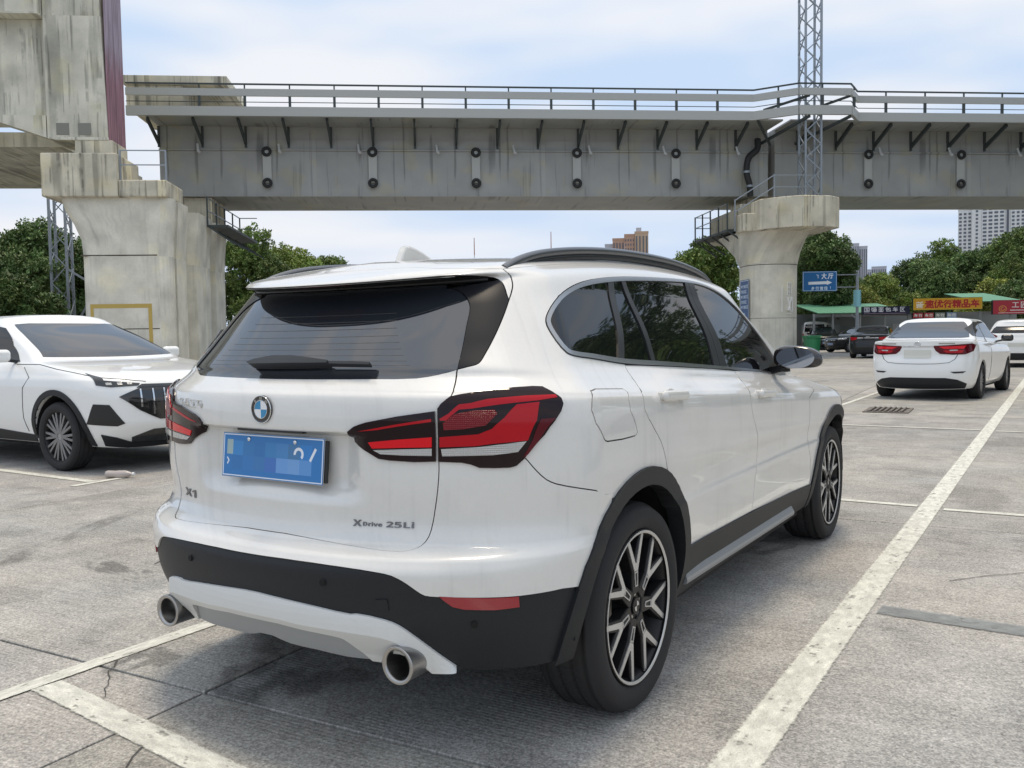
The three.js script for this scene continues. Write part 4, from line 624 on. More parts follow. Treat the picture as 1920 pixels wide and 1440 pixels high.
  // tail lights
  const lightSet = (mir) => {
    const m = mir ? mirror : (x => x);
    for (const [nm, loop, kids] of [['tail_light', CV.lightInner, [['li_upper', redLens, 'light_strip'], ['li_lower', redBright, 'light_strip'], ['li_rev', lampClear, 'reversing_lamp']]], ['tail_light', CV.lightOuter, [['lo_upper', redLens, 'light_strip'], ['lo_lower', redLens, 'light_strip'], ['lo_rev', lampClear, 'reversing_lamp'], ['lo_mesh', lampMesh, 'light_mesh'], ['lo_side', redDeep, 'side_lens']]]]) {
      const g = part(car, nm, panel(s, m(loop), { off: .008, thick: .02, k: .02, gap: .0006 }), smoke);
      for (const [c, mt, pn] of kids) part(g, pn, panel(s, m(CV[c]), { off: .0105, thick: .003, k: .02 }), mt);
    }
  };
  lightSet(false); lightSet(true);
  // high brake light under the spoiler
  part(car, 'brake_light', panel(s, full([[0, 15.72], [.085, 15.72], [.085, 15.5], [0, 15.5]]), { off: .001, thick: .004 }), redDeep);
  // inner shell behind the shut lines
  const shellHalf = [[0, 4.5], [.7, 4.5], ...arc(0, .52, 150, 5, 24), s.side(.56, .38), s.side(2.2, .38), ...arc(WB, .52, 175, 20, 24), [2.4, 4.5], [3, 4.5], [3, 12.3], [2.2, 12.3], [2.1, 13.4], [.98, 13.4], [.8, 11.2], [0, 11.2]];
  part(car, 'inner_shell', merge([panel(s, shellHalf, { off: -.045, k: .05, flange: false }), panel(s, mirror(shellHalf), { off: -.045, k: .05, flange: false })]), paintWhite);
  part(car, 'underbody', merge([bx(.45, 2.3, .22, .34, -.80, .80), bx(2.9, 3.4, .22, .34, -.6, .6), bx(-.55, 3.2, .33, .5, -.5, .5)]), shellDark);
  const wells = []; for (const [x, sg] of [[0, 1], [0, -1], [WB, 1], [WB, -1]]) { const c = new THREE.CylinderGeometry(.425, .425, .34, 40, 1, true, 0, Math.PI * 2); c.rotateX(Math.PI / 2); wells.push(T(c, x, R + .01, sg * .69)); const d = new THREE.CircleGeometry(.425, 40); if (sg < 0) d.rotateY(Math.PI); wells.push(T(d, x, R + .01, sg * .525)); }
  wells.forEach(g => part(car, 'wheel_well_liner', (() => { const p = g.index ? g.toNonIndexed() : g; // keep only what lies inside the body
    const a = p.attributes.position, keep = []; for (let i = 0; i < a.count; i += 3) if (Math.max(a.getY(i), a.getY(i + 1), a.getY(i + 2)) > .36) keep.push(i, i + 1, i + 2); const q = new THREE.BufferGeometry(); for (const k of ['position', 'normal', 'uv']) { const at = p.attributes[k], arr = []; for (const i of keep) for (let c = 0; c < at.itemSize; c++) arr.push(at.array[i * at.itemSize + c]); q.setAttribute(k, new THREE.Float32BufferAttribute(arr, at.itemSize)); } return q; })(), shellDark));
  // arch cladding and sills
  const ring = (cx, a0, a1, ro, ri) => [...arc(cx, ro, a0, a1, 30), ...arc(cx, ri, a1, a0, 30)];
  both('arch_cladding', ring(0, 187, -8, .462, .402), plastic, { off: .010, thick: .06, k: .03 });
  both('arch_cladding', ring(WB, 190, -12, .462, .402), plastic, { off: .010, thick: .06, k: .03 });
  const sill = [[.405, .34], [.44, .445], [1.26, .43], [2.32, .395], [2.38, .27], [1.9, .255], [1.2, .25], [.38, .245]].map(p => s.side(...p));
  both('sill_cladding', sill, plastic, { off: .007, thick: .04, k: .04 });
  for (const sg of [1, -1]) {
    const st = extr([[.842, .372], [.918, .318], [.924, .304], [.91, .288], [.842, .280]], 1.5, .006); st.rotateY(-Math.PI / 2); const P = st.attributes.position; for (let i = 0; i < P.count; i++) { const z = P.getX(i), x = -P.getZ(i) * 0; } const g = st; { const a = g.attributes.position; for (let i = 0; i < a.count; i++) { const xx = a.getX(i), yy = a.getY(i), zz = a.getZ(i); const q = clamp(-xx / 1.5), taper = sm(0, .06, q) * sm(1, .94, q); a.setXYZ(i, .46 + q * 1.54 + (1 - taper) * 0, yy - .018 * q + (1 - taper) * (.32 - yy) * .4, .842 + (zz - .842) * (.25 + .75 * taper)); } g.computeVertexNormals(); } if (sg < 0) g.scale(1, 1, -1);
    part(car, 'side_skirt', g, std('skirt', [.30, .31, .32], .38, .3));
  }
  // wheels
  for (const [x, sg, a] of [[0, 1, 1.62], [0, -1, .3], [WB, 1, 1.45], [WB, -1, .8]]) ySpokeWheel(car, x, sg * .775, R, .247, sg, a);
  // exhausts
  for (const sg of [1, -1]) { const e = new THREE.Group(); e.name = 'exhaust'; e.position.set(-.60, .33, sg * .497); car.add(e); const o = new THREE.LatheGeometry([[.05, 0], [.052, .17], [.054, .185], [.0525, .19], [.043, .188], [.0415, .18], [.040, .06]].map(q => new THREE.Vector2(...q)), 40); o.rotateZ(Math.PI / 2); part(e, 'pipe', o, steel); const c = new THREE.CircleGeometry(.041, 24); c.rotateY(-Math.PI / 2); part(e, 'pipe_mouth', T(c, -.1, 0, 0), std('soot', [.012, .011, .009], .9)); }
  // roof rails
  for (const sg of [1, -1]) {
    const c = [[-.285, 1.446], [-.22, 1.472], [-.10, 1.503], [.1, 1.530], [.45, 1.553], [.81, 1.558], [1.15, 1.548], [1.4, 1.523], [1.50, 1.502], [1.56, 1.475]].map(p => [p[0], p[1], sg * (.545 + .018 * sm(-.3, .3, p[0]))]);
    const g = tube(c, .0145, 60, 10); part(car, 'roof_rail', g, std('rail', [.16, .165, .175], .3, .7));
    const w = []; const cc = c.slice(0, -1); for (let i = 0; i < cc.length; i++) { } const low = tube(c.map(p => [p[0], p[1] - .022, p[2] - sg * .004]), .012, 60, 8); part(car, 'roof_rail_seal', low, trimBlack);
  }
  // aerial fin
  { const g = extr([[-.145, 0], [-.118, .045], [-.106, .062], [-.085, .066], [-.05, .060], [.0, .045], [.06, .022], [.12, 0]], .012, .009); part(car, 'aerial_fin', T(g, .0, 1.497, -.006), paintWhite); }
  // rear wiper
  { const W = part(car, 'rear_wiper', panel(s, [[-.115, 11.75], [-.09, 12.02], [-.03, 12.22], [.03, 12.22], [.09, 12.1], [.145, 11.95], [.148, 11.72], [.08, 11.62], [-.03, 11.5], [-.1, 11.5]], { off: .035, thick: .033 }), trimBlack);
    part(W, 'wiper_blade', panel(s, [[.14, 11.95], [.215, 11.93], [.262, 11.9], [.264, 11.72], [.2, 11.72], [.14, 11.72]], { off: .03, thick: .02 }), trimBlack); }
  for (let i = 0; i < 9; i++) { const v = 12.1 + i * .22, u1 = .36 - .012 * i; part(car, 'heater_line', panel(s, full([[0, v], [u1, v], [u1, v + .014], [0, v + .014]]), { off: -.0036, thick: .0005, k: .05, flange: false }), std('heater', [.06, .055, .05], .4)); }
  // number plate
  { const g = new THREE.Group(); g.name = 'number_plate'; g.position.set(-.764, .876, 0); g.rotation.set(0, -Math.PI / 2, 0); car.add(g); const h = new THREE.Group(); 
    const pt = canvasTex(512, 164, (c, w, hh) => {
      c.fillStyle = '#2f77b8'; c.fillRect(0, 0, w, hh);
      const cols = ['#3a86c6', '#3578b4', '#3274b2', '#3a80ba', '#4583bd', '#4479a8', '#2f7ec4']; for (let i = 0; i < 7; i++) { c.fillStyle = cols[i]; c.fillRect(50 + i * 58, 28, 58, 54); }
      const low = ['#2f74b3', '#3579b9', '#3b78b4', '#4173bb', '#6a9bd6', '#6f9fd4', '#5b93d0']; for (let i = 0; i < 7; i++) { c.fillStyle = low[i]; c.fillRect(50 + i * 58, 82, 58, 54); }
      c.fillStyle = '#9fb4b4'; c.fillRect(22, 24, 32, 56);
      c.strokeStyle = '#e4e8f0'; c.lineWidth = 4; c.strokeRect(5, 5, w - 10, hh - 10);
      c.lineWidth = 11; c.beginPath(); c.arc(392, 62, 19, Math.PI * .95, Math.PI * 2.25); c.stroke(); c.beginPath(); c.moveTo(474, 38); c.lineTo(448, 84); c.stroke();
      c.lineWidth = 6; c.beginPath(); c.moveTo(24, 92); c.lineTo(34, 104); c.lineTo(26, 118); c.stroke();
    });
    const m = new THREE.MeshPhysicalMaterial({ map: pt, roughness: .4 });
    const p = new RoundedBoxGeometry(.44, .14, .003, 2, .0014); const q = new THREE.PlaneGeometry(.436, .136); q.translate(0, 0, .0022);
    const tilt = new THREE.Matrix4().makeRotationX(-.10).setPosition(0, 0, 0); p.applyMatrix4(tilt); q.applyMatrix4(tilt); const fr = extr([[-.20, -.06], [.224, -.06], [.224, .06], [-.20, .06]], .008, .002); fr.translate(0, 0, -.012); fr.applyMatrix4(tilt);
    part(g, 'plate_holder', fr, trimBlack); part(g, 'plate', p, satin); part(g, 'plate_print', q, m);
    for (const x of [-.1, .1]) { const b = new THREE.SphereGeometry(.007, 12, 8); b.scale(1, 1, .5); b.translate(x, .052, .0035); b.applyMatrix4(tilt); part(g, 'plate_bolt', b, chrome); }
    part(car, 'plate_lamp_bar', bx(-.772, -.752, .956, .966, -.14, .14), trimBlack); }
  // round emblem
  { const p = s.S(0, 8.3), n = s.N(1e-6, 8.3); const g = new THREE.Group(); g.name = 'emblem'; g.position.set(p.x - .001, p.y, 0); g.rotation.y = -Math.PI / 2; car.add(g);
    const rl = new THREE.LatheGeometry([[0, .004], [.025, .0055], [.0262, .0075], [.028, .0075], [.029, .006], [.0395, .006], [.0400, .0075], [.0418, .0065], [.0425, 0]].map(q => new THREE.Vector2(...q)), 48); rl.rotateX(Math.PI / 2); part(g, 'emblem_ring', rl, std('emblemBlack', [.012, .012, .014], .15, 0, { clearcoat: 1 }));
    const rim = new THREE.TorusGeometry(.0412, .0016, 8, 48); part(g, 'emblem_rim', T(rim, 0, 0, .006), chrome); part(g, 'emblem_rim', T(new THREE.TorusGeometry(.027, .001, 8, 40), 0, 0, .0075), chrome);
    for (let i = 0; i < 4; i++) { const c = new THREE.CircleGeometry(.0262, 12, i * Math.PI / 2, Math.PI / 2); part(g, 'emblem_quarter', T(c, 0, 0, .0072), i % 2 ? std('emblemBlue', [.05, .26, .48], .2) : std('emblemWhite', [.78, .79, .8], .25)); }
    const lt = []; for (const [ch, a] of [['B', 2.35], ['M', Math.PI / 2], ['W', .79]]) { const t = new TextGeometry(ch, { font, size: .0095, depth: .001, curveSegments: 3 }); t.computeBoundingBox(); t.translate(-(t.boundingBox.max.x) / 2, -.0047, 0); t.rotateZ(a - Math.PI / 2); lt.push(T(t, .0335 * Math.cos(a), .0335 * Math.sin(a), .0062)); } part(g, 'emblem_letters', lt, chrome); }
  // chrome lettering that follows the tailgate
  const letters = (name, text, z0, z1, y, size, m = chrome) => {
    const t = new TextGeometry(text, { font, size, depth: .003, curveSegments: 4 }); t.computeBoundingBox(); const w = t.boundingBox.max.x, P = t.attributes.position, N = t.attributes.normal;
    for (let i = 0; i < P.count; i++) { const z = z0 + (z1 - z0) * P.getX(i) / w, q = s.S(...s.end(z, y + P.getY(i))), n = s.N(...s.end(z, y + P.getY(i))); const d = P.getZ(i); P.setXYZ(i, q.x + n.x * d, q.y + n.y * d, q.z + n.z * d); }
    t.computeVertexNormals(); part(car, name, t, m);
  };
  const dk = std('badgeGrey', [.20, .20, .21], .3, .85);
  letters('model_badge', 'X1', -.492, -.402, .712, .026, dk);
  letters('drive_badge', 'Drive', .345, .405, .698, .0115, dk); letters('drive_badge', 'X', .316, .343, .696, .019, dk); letters('drive_badge', '25Li', .416, .497, .697, .0165, dk);
  { // four Chinese characters of the maker's name as raised strokes
    const chars = ['华', '晨', '宝', '马']; const geos = [];
    chars.forEach((ch, i) => { for (const st of strokes[ch]) for (let k = 0; k < st.length - 1; k++) { const f = ([x, y]) => { const z = -.506 + i * .049 + x * .0041, yy = 1.043 - y * .0024, e = s.end(z, yy), q = s.S(...e), n = s.N(...e); return [q.x + n.x * .0015, q.y + n.y * .0015, q.z + n.z * .0015]; }; geos.push(bar(f(st[k]), f(st[k + 1]), .0026, .003)); } });
    part(car, 'maker_badge', geos, chrome);
  }
  // door handles
  for (const sg of [1, -1]) for (const [x, y] of [[.245, 1.022], [1.41, .956]]) {
    const q = s.S(...s.side(x, y)); const h = new THREE.Group(); h.name = 'door_handle'; h.position.set(x, y, sg * q.z); h.rotation.z = -.05; car.add(h);
    const g = new THREE.CapsuleGeometry(.017, .19, 6, 16); g.rotateZ(Math.PI / 2); g.scale(1, 1.05, .62); const P = g.attributes.position; for (let i = 0; i < P.count; i++) { const t = P.getX(i) / .11; P.setZ(i, P.getZ(i) - .014 * t * t); } g.computeVertexNormals(); part(h, 'grip', T(g, 0, 0, sg * .032), paintWhite);
    part(h, 'grip_mount', merge([rbx(-.105, -.075, -.014, .014, sg > 0 ? -.01 : -.02, sg > 0 ? .02 : .01, .008), rbx(.075, .105, -.014, .014, sg > 0 ? -.01 : -.02, sg > 0 ? .02 : .01, .008)]), paintWhite);
    const cup = new THREE.SphereGeometry(.05, 24, 12); cup.scale(1.2, .72, .1); part(h, 'grip_cup', T(cup, 0, -.012, sg * -.002), paintWhite);
  }
  // door mirrors
  for (const sg of [1, -1]) {
    const g = new THREE.Group(); g.name = 'door_mirror'; g.position.set(1.80, 1.11, sg * .93); car.add(g);
    const b = new THREE.SphereGeometry(1, 36, 24); const P = b.attributes.position; for (let i = 0; i < P.count; i++) { let x = P.getX(i), y = P.getY(i), z = P.getZ(i); const se = (q, e) => Math.sign(q) * Math.abs(q) ** e; x = se(x, .75); y = se(y, .72); z = se(z, .72); const taper = 1 - .22 * (z + 1) / 2; if (x < 0) x *= .35; P.setXYZ(i, x * .09, y * .063 * taper - .014 * z * z * (z > 0 ? 1 : 0), z * .118); } b.computeVertexNormals(); if (sg < 0) b.scale(1, 1, -1);
    part(g, 'mirror_shell', b, std('mirrorBlack', [.018, .016, .018], .2, 0, { clearcoat: 1, clearcoatRoughness: .05 }));
    const mg = new THREE.CircleGeometry(1, 40); mg.scale(.092, .052, 1); mg.rotateY(-Math.PI / 2); part(g, 'mirror_glass', T(mg, -.037, -.002, sg * -.004), std('mirrorGlass', [.35, .36, .38], .04, 1));
    part(g, 'mirror_arm', bar([0, -.055, sg * -.06], [.06, -.075, sg * -.16], .06, .035), trimBlack);
  }
  shadow(car);
}

// ------------------------------------------------------------------ the other cars
const bodyRows = {
  saloon: [[.18, 0, 0, -.80, -.3, 2.6, .76, 2.7, 3.35], [.30, 0, 0, -.93, -.3, 2.7, .83, 2.7, 3.45], [.50, 0, 0, -.975, -.3, 2.7, .868, 2.7, 3.52], [.66, 0, 0, -.965, -.3, 2.6, .878, 2.7, 3.52], [.80, .01, 0, -.935, -.3, 2.5, .880, 2.7, 3.5], [.95, .03, 0, -.935, -.3, 2.5, .868, 2.65, 3.38], [1.035, .035, 0, -.935, -.28, 2.9, .838, 2.5, 3.0], [1.075, .04, 0, -.50, -.1, 3, .79, 2.15, 2.45], [1.13, .03, 0, -.30, .0, 3, .75, 2.05, 2.3], [1.25, .02, .02, .02, .2, 3, .685, 1.75, 2.0], [1.37, 0, .03, .32, .42, 3, .615, 1.45, 1.68], [1.42, 0, .03, .46, .53, 3, .55, 1.35, 1.55], [1.452, 0, .03, .55, .6, 3, .3, 1.3, 1.5], [1.458, 0, .03, .6, .65, 3, 0, 1.3, 1.45]],
  suv: [[.22, 0, 0, -.85, -.3, 2.6, .82, 2.8, 3.42], [.36, 0, 0, -.92, -.3, 2.6, .88, 2.8, 3.56], [.50, 0, 0, -.95, -.3, 2.6, .915, 2.8, 3.62], [.66, 0, 0, -.95, -.3, 2.6, .93, 2.8, 3.62], [.78, 0, 0, -.95, -.3, 2.5, .935, 2.8, 3.60], [.87, 0, 0, -.93, -.3, 2.5, .93, 2.78, 3.54], [.95, .005, 0, -.9, -.3, 2.5, .91, 2.68, 3.40], [1.03, .005, 0, -.88, -.28, 2.5, .875, 2.35, 2.85], [1.075, .005, 0, -.86, -.28, 2.5, .84, 2.15, 2.42], [1.17, .005, 0, -.80, -.25, 2.5, .79, 1.95, 2.22], [1.33, 0, .02, -.68, -.2, 2.6, .72, 1.55, 1.84], [1.46, 0, .03, -.62, -.15, 2.8, .64, 1.2, 1.48], [1.52, 0, .03, -.6, -.15, 2.8, .56, 1.1, 1.38], [1.555, 0, .03, -.5, -.15, 2.8, .3, 1.05, 1.32], [1.56, 0, .03, -.45, -.15, 2.8, 0, 1.0, 1.28]],
  van: [[.25, 0, 0, -.95, -.5, 4, .80, 2.8, 3.2], [.40, 0, 0, -1.05, -.5, 4, .86, 2.8, 3.35], [.70, 0, 0, -1.05, -.5, 4, .88, 2.8, 3.35], [1.0, 0, 0, -1.04, -.5, 4, .88, 2.75, 3.25], [1.15, 0, 0, -1.03, -.5, 4, .87, 2.6, 3.0], [1.35, 0, 0, -1.01, -.5, 4, .84, 2.4, 2.75], [1.75, 0, 0, -.97, -.5, 4, .78, 2.1, 2.4], [1.88, 0, 0, -.93, -.5, 4, .70, 2.0, 2.25], [1.94, 0, 0, -.8, -.5, 4, .4, 1.9, 2.1], [1.95, 0, 0, -.7, -.5, 4, 0, 1.8, 2.0]],
};
const wheelParts = {};
function roadWheel(parent, x, z, R, rim, sg, n, cut) {
  const w = new THREE.Group(); w.name = 'wheel'; w.position.set(x, R - .002, z); if (sg < 0) w.rotation.y = Math.PI; parent.add(w); const key = [R, rim, n, cut].join();
  const W = wheelParts[key] ??= (() => {
    const rb = new THREE.LatheGeometry([[rim, .092], [rim + .006, .095], [rim - .012, .075], [rim - .03, .0], [rim - .03, -.1]].map(q => new THREE.Vector2(...q)), 40); rb.rotateX(Math.PI / 2);
    const hub = new THREE.CylinderGeometry(.05, .06, .04, 24); hub.rotateX(Math.PI / 2); T(hub, 0, 0, .06);
    const sp = []; for (let i = 0; i < n; i++) { const a = i / n * Math.PI * 2; const h = Math.PI / n; sp.push(T(extr(spin([[.035, -.012], [rim - .004, -rim * h * .52], [rim - .004, -rim * h * .28], [.11, 0], [rim - .004, rim * h * .28], [rim - .004, rim * h * .52], [.035, .012]], a), .03, .003), 0, 0, .052)); }
    const back = new THREE.CylinderGeometry(rim - .035, rim - .035, .02, 32); back.rotateX(Math.PI / 2); T(back, 0, 0, -.02);
    return { t: tyreGeo(R, rim + .002, .215), rb, hub, sp, back };
  })();
  part(w, 'tyre', W.t, rubber); part(w, 'rim', W.rb, alloyDark); for (const g of W.sp) part(w, 'spoke', g, cut ? alloyCut : std('spokeGrey', [.24, .24, .245], .35, .7)); part(w, 'hub', W.hub, satin); part(w, 'brake_disc', W.back, shellDark);
}
function roadCar(o) {
  const rows = bodyRows[o.type].map(r => r.slice()); const s = new Surf(rows, { nf: o.nf ?? 2.6, mid: .9 }); const K = s.K, WB = o.wb, R = o.R ?? .32;
  const car = thing(o.name, o.label, 'car', o.at, o.turn, o.group); const k = o.k ?? .05;
  const arc = (cx, r, a0, a1, n = 16) => { const q = []; for (let i = 0; i <= n; i++) { const a = (a0 + (a1 - a0) * i / n) * Math.PI / 180; q.push(s.side(cx + r * Math.cos(a), R + r * Math.sin(a))); } return q; };
  const RA = R + .065, yb = rows[0][0] + .03, lowA = Math.asin(clamp((yb - R) / RA, -1, 1)) * 180 / Math.PI;
  const half = [[0, .02], s.side(-RA - .02, yb), ...arc(0, RA, 180 - lowA, lowA), s.side(.6, yb), s.side(WB - .6, yb), ...arc(WB, RA, 180 - lowA, lowA), [2.6, .02], [3, .02], [3, K - .02], [0, K - .02]];
  part(car, 'body', merge([panel(s, half, { k, flange: true, thick: .05 }), panel(s, mirror(half), { k, thick: .05 })]), o.paint);
  const A = { s, car, half, sd: (pts) => pts.map(p => s.side(...p)), rear: (pts) => pts.map(p => s.end(...p)), front: (pts) => pts.map(p => s.end(p[0], p[1], true)),
    put: (name, loop, m, e = {}) => part(car, name, panel(s, loop, { off: .005, thick: .02, k, ...e }), m),
    two: (name, loop, m, e = {}) => { A.put(name, loop, m, e); A.put(name, mirror(loop), m, e); },
    line: (name, pts, m, w = .006) => { const g = []; for (let i = 0; i < pts.length - 1; i++) { const f = (p) => { const q = s.S(...p), n = s.N(...p); return [q.x + n.x * .001, q.y + n.y * .001, q.z + n.z * .001]; }; const n = Math.max(1, Math.ceil(s.S(...pts[i]).distanceTo(s.S(...pts[i + 1])) / .12)); for (let j = 0; j < n; j++) { const a = [0, 1].map(c => pts[i][c] + (pts[i + 1][c] - pts[i][c]) * j / n), b = [0, 1].map(c => pts[i][c] + (pts[i + 1][c] - pts[i][c]) * (j + 1) / n); g.push(bar(f(a), f(b), w, w)); } } part(car, name, g, m); } };
  part(car, 'underbody', [bx(RA + .02, WB - RA - .02, rows[0][0] - .02, rows[0][0] + .2, -.72, .72), bx(-.6, WB + .6, .26, .5, -.5, .5)], shellDark);
  for (const x of [0, WB]) for (const sg of [1, -1]) { const c = new THREE.CylinderGeometry(RA - .01, RA - .01, .26, 28, 1, true, Math.PI * .52, Math.PI * .96); c.rotateX(Math.PI / 2); c.rotateZ(-Math.PI); const wl = new THREE.CylinderGeometry(RA - .01, RA - .01, .27, 28, 1, true, -Math.PI / 2, Math.PI); wl.rotateX(Math.PI / 2); wl.rotateZ(Math.PI); part(car, 'wheel_well', T(wl, x, R, sg * (rows[2][6] - .15)), shellDark); roadWheel(car, x, sg * (rows[3][6] - .115), R, o.rim ?? .215, sg, o.spokes ?? 10, o.cut); }
  o.build?.(A); shadow(car); return car;
}
const mirrorPod = (A, x, y, z, m) => { for (const sg of [1, -1]) { const g = new RoundedBoxGeometry(.10, .13, .21, 4, .045); A.car.add(Object.assign(part(A.car, 'door_mirror', T(g, x, y, sg * z), m))); part(A.car, 'mirror_arm', bar([x, y - .04, sg * (z - .06)], [x + .05, y - .07, sg * (z - .2)], .05, .03), trimBlack); } };

// white SUV facing the camera on the left
roadCar({ name: 'parked_suv', label: 'white SUV with black grille facing the camera at the left edge', type: 'suv', wb: 2.7, at: [3.1, 0, -8.87], turn: -Math.PI / 2, paint: paintWhite2, R: .335, rim: .238, spokes: 10, cut: false, k: .035, nf: 2.9, build(A) {
  const { sd, front, put, two, s } = A;
  two('windscreen', [[3, 8.35], [2.32, 8.5], [2.33, 9.5], [2.34, 10.3], [2.36, 10.85], [2.6, 10.98], [3, 11.0]], glassTint);
  two('front_window', sd([[1.05, 1.08], [1.98, 1.055], [1.72, 1.22], [1.42, 1.40], [1.05, 1.44]]), glassDark); two('rear_window', sd([[.1, 1.13], [.98, 1.085], [.98, 1.44], [.3, 1.40]]), glassDark);
  two('arch_cladding', [...[...Array(25)].map((_, i) => { const a = (185 - i * 195 / 24) * Math.PI / 180; return s.side(2.7 + .455 * Math.cos(a), .335 + .455 * Math.sin(a)); }), ...[...Array(25)].map((_, i) => { const a = (-10 + i * 195 / 24) * Math.PI / 180; return s.side(2.7 + .40 * Math.cos(a), .335 + .40 * Math.sin(a)); })], plastic, { off: .012 });
  two('sill_cladding', sd([[.5, .26], [2.24, .26], [2.24, .33], [1.2, .39], [.45, .42]]), plastic, { off: .01 });
  two('headlight', [...sd([[3.06, .945], [3.25, .905]]), ...front([[.80, .878], [.56, .845], [.58, .825], [.78, .815]]), ...sd([[3.26, .835]])], glossBlack, { off: .006 });
  for (const sg of [1, -1]) for (let i = 0; i < 3; i++) { const f = front([[.80 - i * .07, .855], [.765 - i * .07, .855], [.765 - i * .07, .835], [.80 - i * .07, .835]]); put('headlight_lens', sg > 0 ? f : mirror(f), lampClear, { off: .009 }); }
  const gr = front([[0, .80], [.56, .808], [.74, .725], [.6, .6], [.42, .5], [0, .492]]); two('grille', gr, glossBlack, { off: .008 });
  for (let i = -5; i <= 5; i++) { const z = (i + .5) * .105, top = .79 - .0 * Math.abs(z), bot = .515 + Math.max(0, Math.abs(z) - .42) * .7; put('grille_bar', front([[z - .007, bot], [z + .007, bot], [z + .006, top], [z - .006, top]]), chrome, { off: .02 }); }
  two('grille_trim', front([[0, .826], [.55, .834], [.60, .806], [0, .80]]), glossBlack, { off: .012 });
  two('side_intake', front([[.875, .66], [.80, .652], [.70, .475], [.745, .45], [.885, .47]]), trimBlack, { off: .006 });
  two('lower_intake', front([[0, .41], [.46, .405], [.62, .335], [.60, .29], [0, .27]]), glossBlack, { off: .007 });
  two('lower_lip', [...front([[0, .268], [.6, .288], [.72, .338]]), ...sd([[3.25, .37], [3.22, .26]]), ...front([[.6, .235], [0, .232]])], plastic, { off: .012 });
  A.line('bonnet_seam', [s.side(1.95, 1.03), [2.05, 7.3], [2.12, 6.6], s.end(.8, .905, true), s.end(.5, .86, true)], trimBlack); A.line('door_seam', sd([[2.12, 1.0], [2.16, .8], [2.12, .5], [2.15, .36]]), trimBlack); A.line('door_seam', sd([[1.0, 1.06], [1.02, .7], [1.0, .38]]), trimBlack);
  mirrorPod(A, 1.88, 1.115, 1.0, paintWhite2);
  two('number_plate_holder', front([[0, .46], [.22, .46], [.22, .42], [0, .42]]), trimBlack, { off: .016 });
} });

// white saloon ahead on the right, seen from behind
roadCar({ name: 'parked_saloon', label: 'white saloon with red tail lights and blank plate, seen from behind at the right', type: 'saloon', wb: 2.66, at: [15.13, 0, -.045], turn: -.1, paint: paintWhite2, R: .315, rim: .205, spokes: 10, k: .035, build(A) {
  const { sd, rear, put, two, s } = A;
  const rw = [[0, 7.55], [.45, 7.55], [.66, 7.75], [.67, 8.5], [.62, 9.5], [.5, 10.15], [0, 10.25]]; put('rear_window', full(rw.slice().reverse()), glassTint, { off: .004 });
  two('side_window', sd([[-.12, 1.12], [.15, 1.10], [.75, 1.085], [.75, 1.36], [.45, 1.37], [.12, 1.25]]), glassDark); two('side_window', sd([[.80, 1.085], [1.95, 1.05], [1.6, 1.26], [1.3, 1.375], [.80, 1.375]]), glassDark);
  two('tail_light', [...rear([[.245, .955], [.5, .968], [.74, .985]]), ...sd([[-.62, .99], [-.50, .965], [-.60, .86]]), ...rear([[.72, .805], [.55, .80], [.36, .815], [.29, .87]])], redDeep, { off: .008 });
  two('tail_light_lens', [...rear([[.33, .94], [.55, .945], [.73, .955]]), ...rear([[.70, .90], [.42, .90]])], redBright, { off: .012 }); two('tail_light_lens', rear([[.40, .875], [.70, .88], [.68, .83], [.45, .835]]), redLens, { off: .012 }); two('reversing_lamp', rear([[.50, .885], [.62, .888], [.61, .868], [.50, .865]]), lampClear, { off: .015 });
  const cr = rear([[0, .955], [.26, .958], [.26, .938], [0, .934]]); put('chrome_bar', full(cr), chrome, { off: .012 });
  { const g = new THREE.TorusGeometry(.045, .008, 8, 28); g.rotateY(Math.PI / 2); const q = s.S(...s.end(0, .985)); part(A.car, 'emblem', T(g, q.x - .008, .985, 0), chrome); const h = new THREE.TorusGeometry(.02, .005, 6, 16); h.rotateY(Math.PI / 2); part(A.car, 'emblem', T(h, q.x - .008, .985, 0), chrome); }
  put('number_plate', full(rear([[0, .885], [.22, .885], [.22, .745], [0, .745]])), std('plateBlank', [.66, .66, .60], .5), { off: .012 });
  A.line('boot_seam', rear([[-.62, .80], [-.58, .72], [-.50, .665], [-.3, .645], [0, .64], [.3, .645], [.50, .665], [.58, .72], [.62, .80]]), trimBlack, .007);
  const bk = rear([[0, .40], [.45, .40], [.62, .37], [.74, .30], [.7, .215], [0, .2]]); put('rear_valance', full(bk), plastic, { off: .006 });
  two('bumper_slot', rear([[.52, .507], [.74, .515], [.70, .485], [.57, .48]]), trimBlack, { off: .006 });
  for (const [z0, z1] of [[-.62, -.36], [.34, .58]]) put('boot_lettering', rear([[z0, 1.005], [z1, 1.005], [z1, .985], [z0, .985]]), satin, { off: .004, thick: .004 });
  A.line('door_seam', sd([[.76, 1.08], [.78, .7], [.75, .3]]), trimBlack); two('door_handle', sd([[.55, .93], [.72, .925], [.72, .90], [.55, .905]]), chrome, { off: .03, thick: .03 }); mirrorPod(A, 1.78, 1.06, .98, glossBlack);
} });
